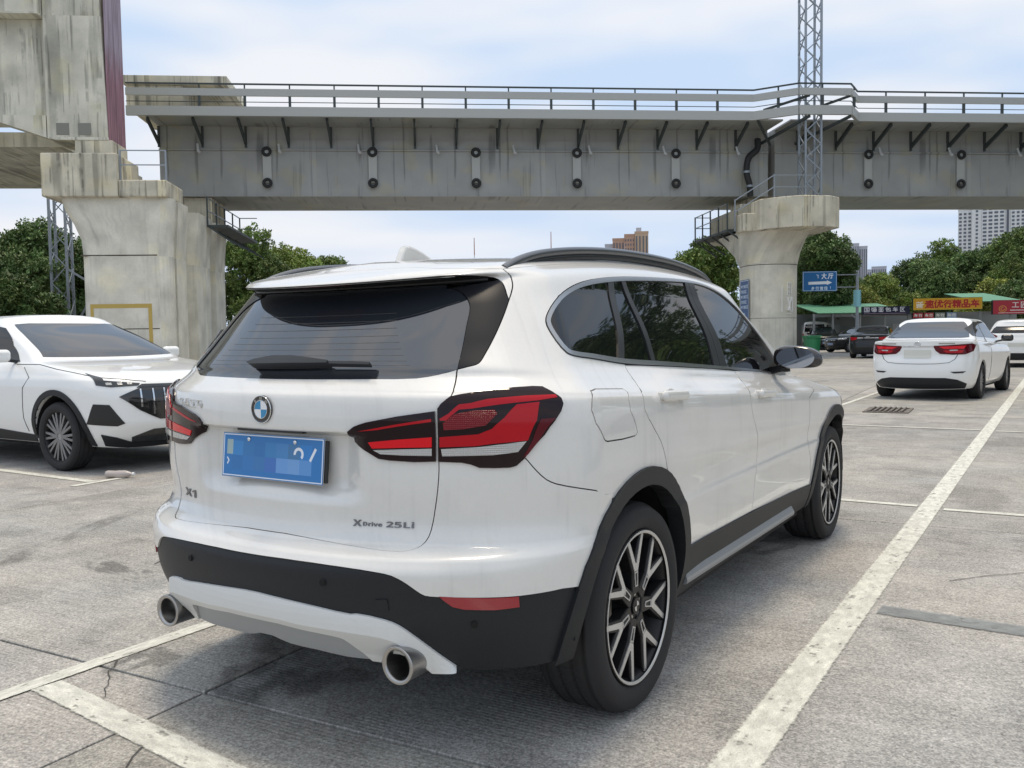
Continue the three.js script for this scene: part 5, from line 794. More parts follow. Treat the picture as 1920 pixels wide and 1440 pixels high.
// black saloon farther off
roadCar({ name: 'parked_saloon', label: 'black saloon seen from behind, left of the white saloon', type: 'saloon', wb: 2.8, at: [39.9, 0, -5.4], turn: .02, paint: paintBlack, R: .33, rim: .215, build(A) {
  const { sd, rear, put, two } = A; put('rear_window', full([[0, 7.55], [.5, 7.6], [.67, 7.9], [.66, 8.8], [.6, 9.6], [.5, 10.15], [0, 10.25]].reverse()), glassTint, { off: .004 });
  two('side_window', sd([[-.1, 1.12], [.75, 1.085], [.75, 1.36], [.12, 1.25]]), glassDark); two('side_window', sd([[.80, 1.085], [1.95, 1.05], [1.3, 1.375], [.80, 1.375]]), glassDark);
  two('tail_light', [...rear([[.42, .93], [.70, .96]]), ...sd([[-.66, .96], [-.7, .85]]), ...rear([[.70, .80], [.5, .84]])], redLens, { off: .008 }); put('chrome_bar', full(rear([[0, .93], [.44, .93], [.44, .905], [0, .905]])), chrome, { off: .01 });
  put('boot_lettering', full(rear([[0, .985], [.08, .985], [.08, .96], [0, .96]])), satin, { off: .006 }); put('rear_valance', full(rear([[0, .42], [.6, .42], [.7, .25], [0, .22]])), plastic, { off: .006 }); mirrorPod(A, 1.78, 1.06, .98, paintBlack);
} });
// white hatchback cut by the right edge
roadCar({ name: 'parked_hatchback', label: 'white hatchback cut off by the right photo edge, behind the white saloon', type: 'suv', wb: 2.6, at: [30.2, 0, .78], turn: -.04, paint: paintWhite2, R: .32, rim: .21, build(A) {
  const { sd, rear, put, two } = A; put('rear_window', full([[0, 8.2], [.5, 8.2], [.66, 8.6], [.64, 9.6], [.56, 10.1], [0, 10.15]].reverse()), std('glassDusty', [.012, .013, .015], .22), { off: .004 }); two('tail_light', [...rear([[.52, 1.0], [.78, 1.12]]), ...sd([[-.6, 1.14], [-.45, 1.10], [-.62, .95]]), ...rear([[.72, .88], [.6, .9]])], redDeep, { off: .01 }); two('tail_light_lens', rear([[.58, .99], [.78, 1.06], [.78, .98], [.62, .93]]), redBright, { off: .014 });
  put('rear_valance', full(rear([[0, .46], [.6, .46], [.78, .40], [.7, .25], [0, .24]])), plastic, { off: .008 }); put('number_plate', full(rear([[0, .78], [.22, .78], [.22, .66], [0, .66]])), std('plateBlank', [.66, .66, .60], .5), { off: .01 }); two('side_window', sd([[-.2, 1.12], [.9, 1.08], [.9, 1.42], [-.05, 1.38]]), glassDark); two('side_window', sd([[.96, 1.08], [1.95, 1.05], [1.3, 1.43], [.96, 1.43]]), glassDark); mirrorPod(A, 1.8, 1.1, .99, glossBlack);
} });
const frontFace = (A, big) => { const { sd, front, put, two } = A; const K = A.s.K; const ws = big ? [[3, 8.35], [2.32, 8.5], [2.34, 10.3], [2.6, 10.98], [3, 11.0]] : [[3, 7.3], [2.32, 7.5], [2.34, 9.6], [2.6, 10.2], [3, 10.3]]; two('windscreen', ws, glassTint); two('headlight', [...front([[.5, .80], [.78, .85]]), ...sd([[3.0, .86], [3.05, .78]]), ...front([[.74, .74], [.5, .74]])], lampClear, { off: .008 }); two('grille', front([[0, .78], [.40, .78], [.36, .5], [0, .48]]), glossBlack, { off: .01 }); two('grille_bar', front([[0, .70], [.34, .70], [.34, .675], [0, .675]]), chrome, { off: .016 }); two('number_plate', front([[0, .56], [.22, .56], [.22, .43], [0, .43]]), std('plateBlue', [.25, .33, .48], .5), { off: .02 }); two('lower_intake', front([[.5, .42], [.78, .44], [.74, .30], [.5, .29]]), trimBlack, { off: .008 }); two('side_window', sd([[.5, 1.12], [1.9, 1.08], [1.35, 1.40], [.6, 1.40]]), glassDark); };
roadCar({ name: 'parked_suv', label: 'black SUV facing the camera far away beside the white van', type: 'suv', wb: 2.75, at: [60.6, 0, -12.25], turn: Math.PI + .30, paint: paintBlack, R: .36, rim: .23, build(A) { frontFace(A, true); mirrorPod(A, 1.85, 1.12, 1.0, paintBlack); } });
roadCar({ name: 'parked_saloon', label: 'black saloon with bright headlight, nose behind the green bin', type: 'saloon', wb: 2.8, at: [53.6, 0, -7.5], turn: Math.PI - .62, paint: paintBlack, R: .34, rim: .24, build(A) { frontFace(A, false); mirrorPod(A, 1.8, 1.06, .98, paintBlack); } });
roadCar({ name: 'parked_van', label: 'white van with writing on its rear window beside the right pier', type: 'van', wb: 2.7, at: [62.3, 0, -13.0], turn: .1, paint: paintWhite2, R: .32, rim: .2, nf: 3, build(A) {
  const { sd, rear, put, two, s } = A; put('rear_window', full(rear([[0, 1.74], [.62, 1.74], [.70, 1.22], [0, 1.2]])), glassDark, { off: .006 });
  const q = s.S(...s.end(0, 1.5)); const t = new TextGeometry('VIDEO', { font, size: .16, depth: .004 }); t.rotateY(-Math.PI / 2); part(A.car, 'window_lettering', T(t, q.x - .05, 1.5, -.62), std('letterWhite', [.8, .8, .8], .6));
  two('tail_light', rear([[.74, 1.1], [.86, 1.1], [.86, .8], [.74, .8]]), redLens, { off: .008 }); two('side_window', sd([[-.8, 1.22], [.6, 1.22], [.6, 1.7], [-.8, 1.7]]), glassDark); two('side_window', sd([[.7, 1.2], [2.2, 1.2], [1.9, 1.7], [.7, 1.7]]), glassDark); put('rear_valance', full(rear([[0, .5], [.8, .5], [.8, .3], [0, .3]])), plastic, { off: .006 }); put('number_plate', full(rear([[0, .95], [.2, .95], [.2, .82], [0, .82]])), std('plateBlue', [.25, .33, .48], .5), { off: .01 });
} });
// dark car half hidden behind the large SUV's left shoulder
roadCar({ name: 'parked_hatchback', label: 'black hatchback showing between the large SUV and the left pier', type: 'suv', wb: 2.65, at: [10.6, 0, -12.9], turn: -.05, paint: paintBlack, R: .33, rim: .215, build(A) {
  const { sd, rear, put, two } = A; put('rear_window', full([[0, 8.2], [.5, 8.2], [.66, 8.6], [.64, 9.8], [.56, 10.6], [0, 10.7]].reverse()), glassDark, { off: .004 }); two('tail_light', [...rear([[.5, .95], [.8, 1.0]]), ...sd([[-.6, 1.0], [-.6, .86]]), ...rear([[.74, .82], [.55, .84]])], redLens, { off: .01 }); two('side_window', sd([[-.2, 1.12], [.9, 1.08], [.9, 1.42], [-.05, 1.38]]), glassDark); two('side_window', sd([[.96, 1.08], [1.95, 1.05], [1.3, 1.43], [.96, 1.43]]), glassDark); two('window_trim', sd([[-.25, 1.10], [1.9, 1.03], [1.9, 1.05], [-.22, 1.12]]), chrome, { off: .01 }); mirrorPod(A, 1.8, 1.1, .99, paintBlack);
} });
// parked cars beyond the right edge that the side windows mirror
for (const [x, z, tp, l] of [[4.6, 6.2, 'saloon', 'white saloon parked right of the frame, mirrored in the SUV windows'], [9.8, 6.4, 'suv', 'white SUV parked right of the frame, mirrored in the SUV windows']])
  roadCar({ name: tp === 'suv' ? 'parked_suv' : 'parked_saloon', label: l, type: tp, wb: 2.68, at: [x, 0, z], turn: Math.PI, paint: paintWhite2, k: .08, build(A) { frontFace(A, tp === 'suv'); A.two('rear_side_window', A.sd([[-.1, 1.12], [.45, 1.1], [.45, 1.34], [.1, 1.26]]), glassDark); } });

// ------------------------------------------------------------------ trees
const leafClump = [0, 1, 2].map(() => { const gs = []; for (let i = 0; i < 16; i++) { const L = rr(.15, .27), w = L * .5, g = new THREE.BufferGeometry(); g.setAttribute('position', new THREE.Float32BufferAttribute([0, 0, 0, w / 2, L * .5, .03, 0, L, 0, 0, 0, 0, 0, L, 0, -w / 2, L * .5, .03], 3)); g.computeVertexNormals(); g.rotateX(rr(-1.9, 1.9)); g.rotateY(rr(0, 6.28)); g.rotateZ(rr(-.9, .9)); g.translate(rr(-.2, .2), rr(-.14, .14), rr(-.2, .2)); gs.push(g); } return merge(gs); });
const leafMat = new THREE.MeshPhysicalMaterial({ color: lin(1, 1, 1), roughness: .55, side: THREE.DoubleSide });
const bark = new THREE.MeshStandardMaterial({ color: lin(.09, .075, .06), roughness: .95, map: tex(128, (u, v, o) => { const k = .55 + .45 * fbm(u * 16, v * 3, 128, 3); o[0] = o[1] = o[2] = k; }) });
const greens = [[.13, .20, .05], [.18, .25, .06], [.26, .31, .07], [.098, .16, .052]];
function tree(name, label, x, z, h, w, kind, group, dens = 1, base = .22) {
  const t = thing(name, label, 'tree', [x, 0, z], rr(0, 6), group); const th = h * base, r = .035 * h * .35 + .05;
  part(t, 'trunk', [rod([0, 0, 0], [rr(-.1, .1), th + .4, rr(-.1, .1)], r, r * .75, 9), rod([0, th, 0], [rr(-.3, .3), h * .75, rr(-.3, .3)], r * .7, r * .2, 7)], bark);
  const lobes = []; const nl = 9 + Math.round(w); for (let i = 0; i < nl; i++) { const a = rr(0, 6.28), q = Math.sqrt(rnd()), y = rr(th * .9, h * .86), sh = Math.sin(Math.PI * clamp((y - th * .5) / (h - th * .4), .12, .95)); const R = rr(.26, .42) * w * .62; lobes.push([Math.cos(a) * q * w * .42 * sh, Math.min(y, h - R * .75), Math.sin(a) * q * w * .42 * sh, R]); }
  lobes.push([rr(-.3, .3), h - w * .2, rr(-.3, .3), w * .22]);
  for (const l of lobes.slice(0, 5)) part(t, 'limb', rod([0, th + rr(0, .3) * (h - th), 0], [l[0] * .8, l[1], l[2] * .8], r * .4, r * .12, 5), bark);
  const per = Math.round(clamp(2300 * dens / lobes.length * (w / 5) ** .8, 50, 420)), M = new THREE.Matrix4(), Q = new THREE.Quaternion(), E = new THREE.Euler(), col = new THREE.Color();
  const cr = new THREE.InstancedMesh(leafClump[kind % 3], leafMat, per * lobes.length); cr.name = 'crown'; cr.userData.kind = 'stuff'; let k = 0; const [gr, gg, gb] = greens[kind];
  for (const l of lobes) { const tone = rr(.75, 1.3); for (let i = 0; i < per; i++) { const a = rr(0, 6.28), c = rr(-1, 1), s = Math.sqrt(1 - c * c), d = l[3] * (1 - .45 * rnd() * rnd() - (rnd() < .25 ? .3 * rnd() : 0)) * (1 + .12 * Math.sin(a * 5 + c * 7)); E.set(rr(0, 6), rr(0, 6), rr(0, 6)); const sc = rr(.8, 1.35); M.compose(V3(l[0] + d * s * Math.cos(a), Math.max(.25, l[1] + d * c * .82), l[2] + d * s * Math.sin(a)), Q.setFromEuler(E), V3(sc, sc, sc)); cr.setMatrixAt(k, M); const v = tone * rr(.7, 1.25), y = rr(.85, 1.2); cr.setColorAt(k++, col.setRGB(gr * v * y, gg * v, gb * v * .9)); } }
  cr.castShadow = cr.receiveShadow = true; t.add(cr); return t;
}
const G1 = 'trees left of the viaduct', G2 = 'trees behind the shops';
tree('broadleaf_tree', 'dense green tree at the left edge behind the left SUV roof', 26.6, -54.8, 7.4, 7.0, 0, G1, 1.2);
tree('broadleaf_tree', 'tallest dark tree left of the left pier', 28.6, -52.4, 9.0, 7.0, 3, G1, 1.3); tree('broadleaf_tree', 'low shrub tree in front of the left trees', 24.0, -46.5, 5.0, 4.6, 3, G1, 1);
tree('broadleaf_tree', 'green tree directly behind the left pier', 33.5, -52, 8.6, 6.5, 0, G1, 1.2);
tree('broadleaf_tree', 'tall loose tree just right of the left pier', 40.2, -46.2, 9.3, 5.6, 0, G1, .8); tree('broadleaf_tree', 'rounded lower tree right of the left pier', 46.0, -49.5, 8.5, 6.6, 1, G1, 1.1); tree('broadleaf_tree', 'small tree just above the SUV roof left corner', 50.4, -49.6, 8.0, 5.4, 0, G1, 1); tree('broadleaf_tree', 'narrow pointed tree above the SUV spoiler', 53.2, -50.9, 8.2, 2.3, 0, G1, .8, .3);
tree('broadleaf_tree', 'leafy tree left of the right pier', 57.4, -19.2, 8.0, 5.6, 0, G2, 1.2); tree('broadleaf_tree', 'dark tree just right of the right pier', 65.3, -13.9, 9.2, 5.8, 3, G2, 1.4); tree('broadleaf_tree', 'dark bush at the foot of the right pier', 68.0, -15.2, 5.8, 4.4, 3, G2, 1.2); tree('broadleaf_tree', 'leafy tree behind the blue arrow sign', 72.3, -14.2, 7.3, 5.0, 0, G2, 1.1); tree('broadleaf_tree', 'yellow green bush behind the arrow sign pole', 71.1, -12.0, 4.6, 5.0, 2, G2, 1.1);
tree('broadleaf_tree', 'round light green tree above the green shed roof', 84.6, -12.3, 6.5, 6.6, 1, G2, 1.3); tree('broadleaf_tree', 'broad dark tree above the yellow shop sign', 90.6, -9.2, 8.0, 8.0, 3, G2, 1.5); tree('broadleaf_tree', 'tallest loose topped tree above the yellow sign', 102, -9.3, 11.0, 6.0, 0, G2, .7); tree('broadleaf_tree', 'dark tree above the right end of the yellow sign', 93.2, -5.2, 9.0, 7.6, 3, G2, 1.5); tree('broadleaf_tree', 'large green tree at the right photo edge', 89.0, -1.6, 10.3, 8.0, 0, G2, 1.5); tree('broadleaf_tree', 'light green bush between the yellow and red signs', 82.0, -3.4, 5.4, 4.8, 2, G2, 1.1); tree('broadleaf_tree', 'dark tree filling the gap left of the light green tree', 80.5, -14.5, 6.4, 5.6, 3, G2, 1.3); tree('broadleaf_tree', 'dark tree beyond the right photo edge', 84, 4.5, 9.5, 8, 0, G2, 1.2); tree('broadleaf_tree', 'dark tree low behind the red shop sign', 78.0, 0.5, 6.0, 6.0, 3, G2, 1.3);
// trees right of the frame that the side windows mirror
for (const [x, z, h, w, kd, l] of [[12, 12.5, 10, 8, 0, 'tree row right of the frame, nearest tree'], [20, 12.5, 13, 9, 3, 'tree row right of the frame, second tree'], [28, 12.5, 15, 9, 0, 'tree row right of the frame, third tree'], [37, 13, 17, 10, 3, 'tree row right of the frame, fourth tree'], [47, 15, 19, 11, 0, 'tree row right of the frame, farthest tree']]) tree('broadleaf_tree', l, x, z, h, w, kd, 'trees right of the car park', .6, .12);
// ------------------------------------------------------------------ far towers
function tower(name, label, x, z, blocks, wallCol, group) { // blocks: [x0, x1, depthOffset, h, cols, winW, winH, floors, style]
  const t = thing(name, label, 'building', [x, 0, z], Math.atan2(camera.position.x - x, camera.position.z - z), group); const win = std('farWindow', [.10, .115, .14], .3);
  blocks.forEach(([x0, x1, dz, h, cols, ww, floors, fh, m]) => {
    part(t, 'wall', bx(x0, x1, 0, h, dz - 18, dz), m ?? wallCol); part(t, 'roof_parapet', bx(x0 - .2, x1 + .2, h, h + 1.2, dz - 18, dz + .2), m ?? wallCol);
    const W = x1 - x0; for (let c = 0; c < cols; c++) { const cx = x0 + W * (c + .5) / cols; if (fh > 20) { part(t, 'window_strip', bx(cx - ww / 2, cx + ww / 2, h - fh, h - 2, dz + .02, dz + .3), win); continue; } for (let f = 0; f < floors; f++) { const y = h - 3 - f * fh; const g = winGeo[ww] ??= bx(-ww / 2, ww / 2, -.8, .8, .02, .25); const w = part(t, 'window', g, win); w.position.set(cx, y, dz); } }
  }); return t;
}
const winGeo = {};
const wallWhite = std('wallWhite', [.66, .67, .66], .9), wallGrey = std('wallGrey', [.46, .47, .51], .9), wallTan = std('wallTan', [.50, .36, .25], .9), wallTan2 = std('wallTan2', [.46, .29, .21], .9);
tower('apartment_tower', 'white apartment tower with rows of dark windows at the right edge', 794.4, -45.4, [[-27, -17, -6, 97, 3, 1.9, 15, 3.0], [-16.9, -10, -1, 104, 1, 1.6, 16, 3.0], [-9.9, 6, 0, 105, 4, 2.6, 17, 3.0], [6.1, 10, -2, 106, 1, 1.6, 1, 60], [10.1, 20, -1, 107, 3, 1.8, 15, 3.0], [20.1, 34, 1, 109, 3, 2.2, 15, 3.0]], wallWhite);
tower('apartment_tower', 'tan brick apartment block standing above the SUV roof', 547.4, -250.4, [[-14.6, -9.5, -4, 62, 3, .9, 1, 50, wallGrey], [-9.4, -1.5, -2, 65.5, 4, .8, 1, 52, wallTan2], [-1.4, 5.5, -1, 68, 4, .7, 12, 3, wallTan2], [5.6, 14.6, 0, 69.5, 4, .8, 1, 52, wallTan]], wallTan);
{ const t = scene.getObjectByName('apartment_tower_001'); part(t, 'roof_plant', bx(6.5, 10, 70.8, 73.5, -10, -3), wallGrey); }
tower('office_tower', 'pale grey striped tower right of the right pier', 944.7, -182.1, [[-13, -6, -3, 84, 4, .7, 1, 75], [-5.9, 6, 0, 89, 6, .7, 1, 80], [6.1, 14, -2, 86, 4, .8, 1, 76]], wallGrey);
tower('office_tower', 'lower pale grey tower right of the striped tower', 1009.2, -173.3, [[-14, -2, 0, 66, 6, .8, 1, 58], [-1.9, 13, -2, 69, 7, .8, 1, 60]], wallGrey);
for (const [px, d, y, l] of [[-.0, 0, 0, '']].slice(1)) { }
// thin radio masts on the skyline
for (const [x, z, h, l] of [[226.4, -127.5, 32, 'thin red and white radio mast on the skyline above the SUV roof'], [210.2, -144, 30, 'thin pale radio mast on the skyline above the SUV aerial'], [238.5, -118, 27, 'short pale radio mast on the skyline right of the red one']]) { const m = thing('radio_mast', l, 'mast', [x, 0, z]); for (let i = 0; i < 6; i++) part(m, 'mast_section', rod([0, h * i / 6, 0], [0, h * (i + 1) / 6, 0], .16, .12, 6), i % 2 ? std('mastRed', [.42, .22, .18], .8) : std('mastPale', [.55, .56, .58], .8)); }
// ------------------------------------------------------------------ shops and their signs
const SH = [62.0, 0, -6.9], ST = -1.0105; // local x to the right across the view, local +z towards the camera
const m_px = .0352; const lx = (px) => (px - 1705) * m_px, ly = (py) => 1.235 + (619 - (0) - py) * m_px;
function sign(name, label, px0, py0, px1, py1, dz, draw, w, h, opt = {}) {
  const t = thing(name, label, 'sign', SH, ST, opt.group); const x0 = lx(px0), x1 = lx(px1), y0 = ly(py1), y1 = ly(py0);
  part(t, 'sign_box', bx(x0, x1, y0, y1, dz - .18, dz), opt.side ?? trimBlack); const g = new THREE.PlaneGeometry(x1 - x0 - .04, y1 - y0 - .04); const p = part(t, 'sign_print', T(g, (x0 + x1) / 2, (y0 + y1) / 2, dz + .006), new THREE.MeshStandardMaterial({ map: canvasTex(w, h, draw), roughness: .55 })); if (opt.tilt) t.rotation.z = opt.tilt; return t;
}
{
  const s = thing('shop_shed', 'low dark open fronted shed with a green metal roof', 'building', SH, ST); const dk = std('shedGrey', [.24, .25, .25], .9), gr = std('roofGreen', [.10, .28, .17], .6);
  part(s, 'back_wall', bx(lx(1480), lx(1990), 0, 2.5, -5, -4.8), dk); part(s, 'side_wall', bx(lx(1480), lx(1480) + .15, 0, 2.6, -4.8, -.2), dk);
  const roof = (x0, x1, y) => { const n = Math.round((x1 - x0) / .45); for (let i = 0; i < n; i++) { const a = x0 + (x1 - x0) * i / n, b = x0 + (x1 - x0) * (i + 1) / n; const g = extr([[0, 0], [5.2, .75], [5.2, .8], [0, .05]], b - a - .02); g.rotateY(Math.PI / 2); g.translate(a, y, .2 + (i % 2) * .0); part(s, 'roof_sheet', g, gr); } };
  roof(lx(1530), lx(1704), 2.42); roof(lx(1842), lx(1925), 3.05);
  for (const px of [1524, 1560, 1612, 1660, 1705, 1780, 1843, 1900]) part(s, 'post', bx(lx(px) - .06, lx(px) + .06, 0, 2.42, -.1, .02), std('postGrey', [.28, .30, .31], .7));
  part(s, 'front_beam', bx(lx(1524), lx(1990), 2.2, 2.4, -.16, -.1), dk); for (const [a, b] of [[1530, 1605], [1712, 1790]]) part(s, 'inner_wall', bx(lx(a), lx(b), 0, 1.7, -3.2, -3.1), std('shedWall', [.30, .31, .32], .9));
}
sign('shop_sign', 'dark blue shop sign with white characters under the green roof', 1612, 573, 1703, 589, .32, (c, w, h) => { c.fillStyle = '#1d2340'; c.fillRect(0, 0, w, h); c.strokeStyle = '#e9ecf4'; drawChars(c, '国强面包车区', 22, 10, 52, 25, 7); c.strokeStyle = '#c9a8b8'; for (let i = 0; i < 24; i++) { c.lineWidth = 4; c.beginPath(); c.moveTo(20 + i * 19, 84); c.lineTo(32 + i * 19, 84); c.stroke(); } }, 512, 96);
sign('shop_sign', 'yellow shop sign with red characters above the white saloon', 1707, 559, 1839, 582, .5, (c, w, h) => { c.fillStyle = '#e0a52a'; c.fillRect(0, 0, w, h); c.strokeStyle = '#d9c23a'; c.lineWidth = 6; c.strokeRect(4, 4, w - 8, h - 8); c.strokeStyle = '#f5efe0'; drawChars(c, '新', 28, 32, 52, 10, 9); c.strokeStyle = '#b3232a'; drawChars(c, '速优行精品车', 100, 22, 62, 12, 11); }, 560, 104, { tilt: .006 });
sign('shop_sign', 'red shop sign with white characters cut by the right photo edge', 1855, 565, 1960, 592, .7, (c, w, h) => { c.fillStyle = '#b83242'; c.fillRect(0, 0, w, h); c.strokeStyle = '#e0a04a'; c.lineWidth = 6; c.beginPath(); c.arc(70, 72, 26, 0, 7); c.stroke(); c.beginPath(); c.arc(70, 72, 13, 0, 5); c.stroke(); c.strokeStyle = '#f3e9e6'; drawChars(c, '工匠造车', 140, 16, 46, 14, 7); c.lineWidth = 8; c.beginPath(); c.moveTo(128, 84); c.lineTo(390, 84); c.stroke(); c.lineWidth = 4; c.beginPath(); c.moveTo(40, 106); c.lineTo(390, 106); c.stroke(); }, 400, 116);
for (const [a, b, col, l] of [[1709, 1729, '#b5303c', 'small red poster, leftmost of the row under the yellow sign'], [1730, 1749, '#c24a4a', 'second small red poster under the yellow sign'], [1751, 1771, '#8f9a94', 'small grey poster under the yellow sign'], [1773, 1793, '#9db8d6', 'small pale blue poster under the yellow sign']]) sign('poster', l, a, 586, b, 597, .3, (c, w, h) => { c.fillStyle = col; c.fillRect(0, 0, w, h); c.strokeStyle = '#f1eeea'; drawChars(c, '车行', 10, 14, 34, 12, 6); }, 100, 64, { group: 'posters under the yellow shop sign' });
{ // blue direction sign on its pole, in front of the shed
  const P = [44.86, 0, -6.95]; const t = thing('road_sign', 'blue sign with a white right arrow on arms beside a pole', 'sign', P, ST); const q = .0273; const X = (px) => (px - 1607) * q, Y = (py) => 1.235 + (620 - py) * q;
  part(t, 'pole', rod([0, 0, 0], [0, Y(512), 0], .085, .07, 14), galv); part(t, 'sign_arm', bar([X(1569), Y(515), 0], [0, Y(515), 0], .05), galv); part(t, 'sign_arm', bar([X(1569), Y(538), 0], [0, Y(538), 0], .05), galv); part(t, 'pole_brace', bar([X(1597), Y(590), 0], [0, Y(598), 0], .05), galv);
  part(t, 'sign_plate', bx(X(1505), X(1569), Y(545), Y(508), -.03, .0), galv); const g = new THREE.PlaneGeometry(X(1569) - X(1505), Y(508) - Y(545)); part(t, 'sign_print', T(g, (X(1569) + X(1505)) / 2, (Y(508) + Y(545)) / 2, .006), new THREE.MeshStandardMaterial({ roughness: .5, map: canvasTex(512, 300, (c, w, h) => { c.fillStyle = '#1f6aa8'; c.fillRect(0, 0, w, h); c.strokeStyle = '#cfe0ee'; c.lineWidth = 6; c.strokeRect(10, 10, w - 20, h - 20); c.strokeStyle = '#f2f6fa'; drawChars(c, '大厅', 280, 34, 78, 20, 12); c.lineWidth = 5; for (let i = 0; i < 5; i++) { c.beginPath(); c.moveTo(205 + i * 9, 50 + i * 12); c.lineTo(240 - i * 4, 60 + i * 10); c.stroke(); } c.fillStyle = '#eef3f8'; c.beginPath(); c.moveTo(85, 158); c.lineTo(360, 150); c.lineTo(360, 136); c.lineTo(440, 172); c.lineTo(360, 208); c.lineTo(360, 194); c.lineTo(85, 200); c.fill(); c.strokeStyle = '#e4edf5'; drawChars(c, '步行前往', 130, 232, 46, 18, 7); c.lineWidth = 6; c.beginPath(); c.moveTo(415, 232); c.lineTo(415, 262); c.stroke(); }) }));
  const b = thing('pole_banner', 'pale teal banner wrapped on the sign pole', 'banner', P, ST); const bg = new THREE.CylinderGeometry(.18, .18, Y(544) - Y(575), 20, 1, false); part(b, 'banner_sheet', T(bg, 0, (Y(544) + Y(575)) / 2, 0), new THREE.MeshStandardMaterial({ roughness: .7, map: canvasTex(128, 256, (c, w, h) => { c.fillStyle = '#8cc4cc'; c.fillRect(0, 0, w, h); c.strokeStyle = '#4e8c9a'; c.lineWidth = 5; for (let i = 0; i < 6; i++) { c.strokeRect(w * .6 - 26, 20 + i * 36, 26, 24); c.strokeRect(12, 20 + i * 36, 22, 20); } }) }));
}
{ // wheelie bin
  const b = thing('wheelie_bin', 'green plastic wheelie bin in front of the right pier', 'bin', [39.6, 0, -7.95], ST + .1); const gm = std('binGreen', [.03, .22, .09], .5); const sh = []; const lv = [[.09, .23, .24], [.95, .29, .34]]; const g = new THREE.CylinderGeometry(1, .80, .88, 4, 1); g.rotateY(Math.PI / 4); g.scale(.41, 1, .46); part(b, 'bin_body', T(g, 0, .52, 0), gm); part(b, 'bin_rim', rbx(-.33, .33, .93, .98, -.36, .36, .02), gm); part(b, 'bin_lid', rbx(-.34, .34, .985, 1.05, -.37, .38, .03), gm); for (const x of [-.24, .24]) { const w = new THREE.CylinderGeometry(.1, .1, .05, 16); w.rotateZ(Math.PI / 2); part(b, 'bin_wheel', T(w, x, .1, -.3), rubber); } part(b, 'bin_handle', rod([-.25, 1.0, -.42], [.25, 1.0, -.42], .018), gm);
}
{ // parked box lorry in the shade of the shed
  const l = thing('box_lorry', 'small white box lorry in the shade of the shed, behind the black SUV', 'lorry', [64.3, 0, -12.4], ST); part(l, 'cargo_box', rbx(-1.1, 1.25, .7, 2.5, -3, 0, .05), std('lorryWhite', [.68, .69, .68], .6)); part(l, 'cab', rbx(1.28, 2.1, .5, 2.1, -1.9, -.1, .12), paintWhite2); part(l, 'cab_window', rbx(1.5, 1.95, 1.3, 1.85, -.1, -.07, .01), glassDark); for (const x of [-.5, 1.7]) { const w = new THREE.CylinderGeometry(.38, .38, .25, 20); w.rotateX(Math.PI / 2); part(l, 'wheel', T(w, x, .38, -.2), rubber); }
}
{ // low wall and a yellow kiosk behind the left SUV
  const w = thing('boundary_wall', 'low grey boundary wall behind the left trees', 'wall', [30, 0, -60], -.95); part(w, 'wall_panel', bx(-40, 30, 0, 1.9, -.1, .1), std('boundary', [.30, .30, .29], .9)); for (let i = 0; i < 12; i++) part(w, 'wall_pillar', bx(-40 + i * 6, -39.6 + i * 6, 0, 2.05, -.16, .16), std('boundary', [.30, .30, .29], .9));
  const k = thing('yellow_kiosk', 'small yellow kiosk glimpsed between the lattice mast and the left pier', 'kiosk', [29.5, 0, -43.5], -.9); part(k, 'kiosk_wall', bx(-2.2, 2.2, 0, 2.2, -1.5, 1.5), std('kiosk', [.46, .36, .16], .8)); part(k, 'kiosk_roof', bx(-2.4, 2.4, 2.21, 2.4, -1.7, 1.7), std('kioskRoof', [.5, .47, .4], .8)); for (let i = -1; i < 2; i++) part(k, 'kiosk_window', bx(i * 1.3 - .4, i * 1.3 + .4, 1.05, 1.6, 1.51, 1.54), glassDark);
}
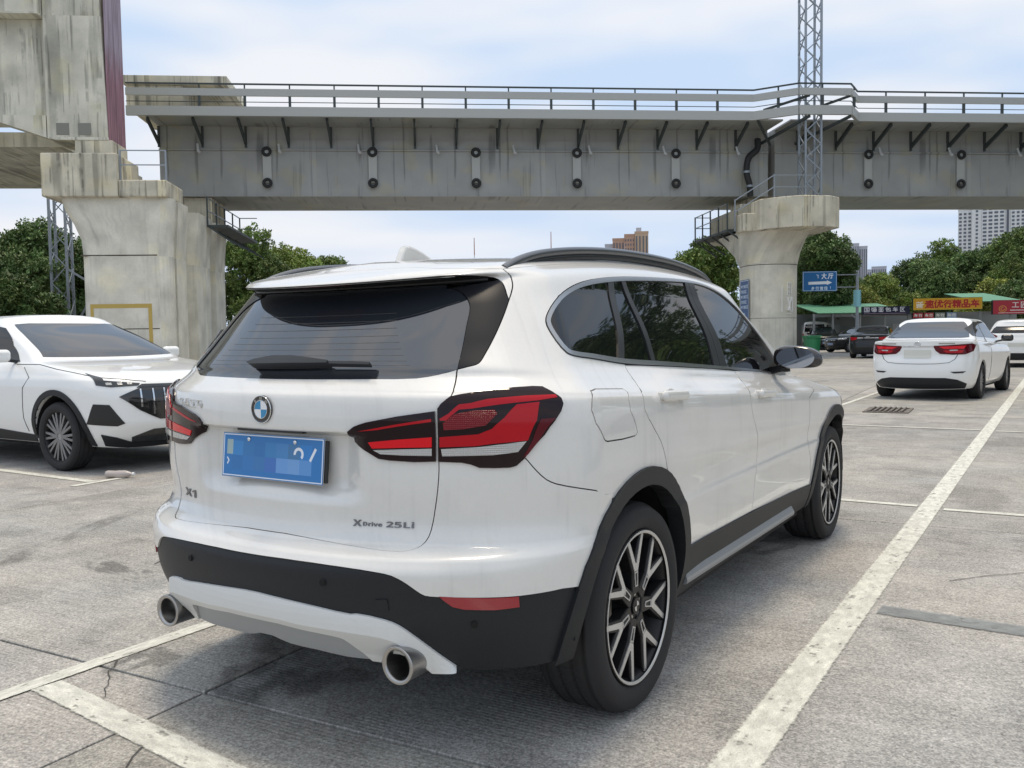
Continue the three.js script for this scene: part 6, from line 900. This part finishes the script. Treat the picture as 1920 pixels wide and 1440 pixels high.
{ // notice board and stencil on the right pier
  const n = wing('wall_notice', 'blue notice board fixed to the left side of the right pier', 'sign'); const g = new THREE.PlaneGeometry(1.15, 2.5); const m = part(n, 'notice_print', g, new THREE.MeshStandardMaterial({ roughness: .5, map: canvasTex(160, 340, (c, w, h) => { c.fillStyle = '#2c5486'; c.fillRect(0, 0, w, h); c.strokeStyle = '#dbe5f0'; c.lineWidth = 4; c.strokeRect(6, 6, w - 12, h - 12); for (let r = 0; r < 5; r++) drawChars(c, '车行前往区'.slice(r % 2), 18, 34 + r * 34, 20, 7, 3); c.fillStyle = '#9fc0e0'; c.fillRect(30, 220, 60, 60); }) })); m.rotation.y = -Math.PI / 2 + .0; m.position.set(-1.60, 2.55, -.35); const bk = part(n, 'notice_board', bx(-1.594, -1.575, 1.3, 3.8, -.95, .25), galv);
  const st = wing('stencil_mark', 'white stencilled mark on the right face of the right pier', 'painted mark'); const curve = (x, y) => [x, y];
  const rows = []; const cx = -.35; const onPier = (a, y) => { const r = 1.225; const x = r * Math.cos(a), z = .9 - 1.21 * .75 + 1.225 * .75 * Math.sin(a); return [cx + x, y, z + .01]; };
  const seg = (a0, y0, a1, y1, w) => rows.push(bar(onPier(a0, y0), onPier(a1, y1), w * 1.9, .02)); const A0 = 1.12, dA = .05;
  for (let i = 0; i < 3; i++) { seg(A0 - .1, 3.55 - i * .22, A0 + .10, 3.58 - i * .22, .06); } seg(A0 - .08, 3.6, A0 - .08, 3.0, .05); seg(A0 + .09, 3.6, A0 + .09, 3.0, .05); seg(A0, 3.6, A0, 2.95, .05); seg(A0 + .1, 2.9, A0 - .06, 2.2, .08); seg(A0 - .1, 2.9, A0 + .06, 2.25, .07); seg(A0 - .16, 2.9, A0 - .16, 2.2, .05); seg(A0 + .12, 2.3, A0 - .05, 2.25, .12); seg(A0 + .12, 2.1, A0 - .1, 2.12, .05); seg(A0 + .34, 3.4, A0 + .34, 2.2, .035);
  rows.forEach(r => part(st, 'paint_stroke', r, std('stencil', [.86, .86, .84], .8)));
}

renderer.render(scene, camera);
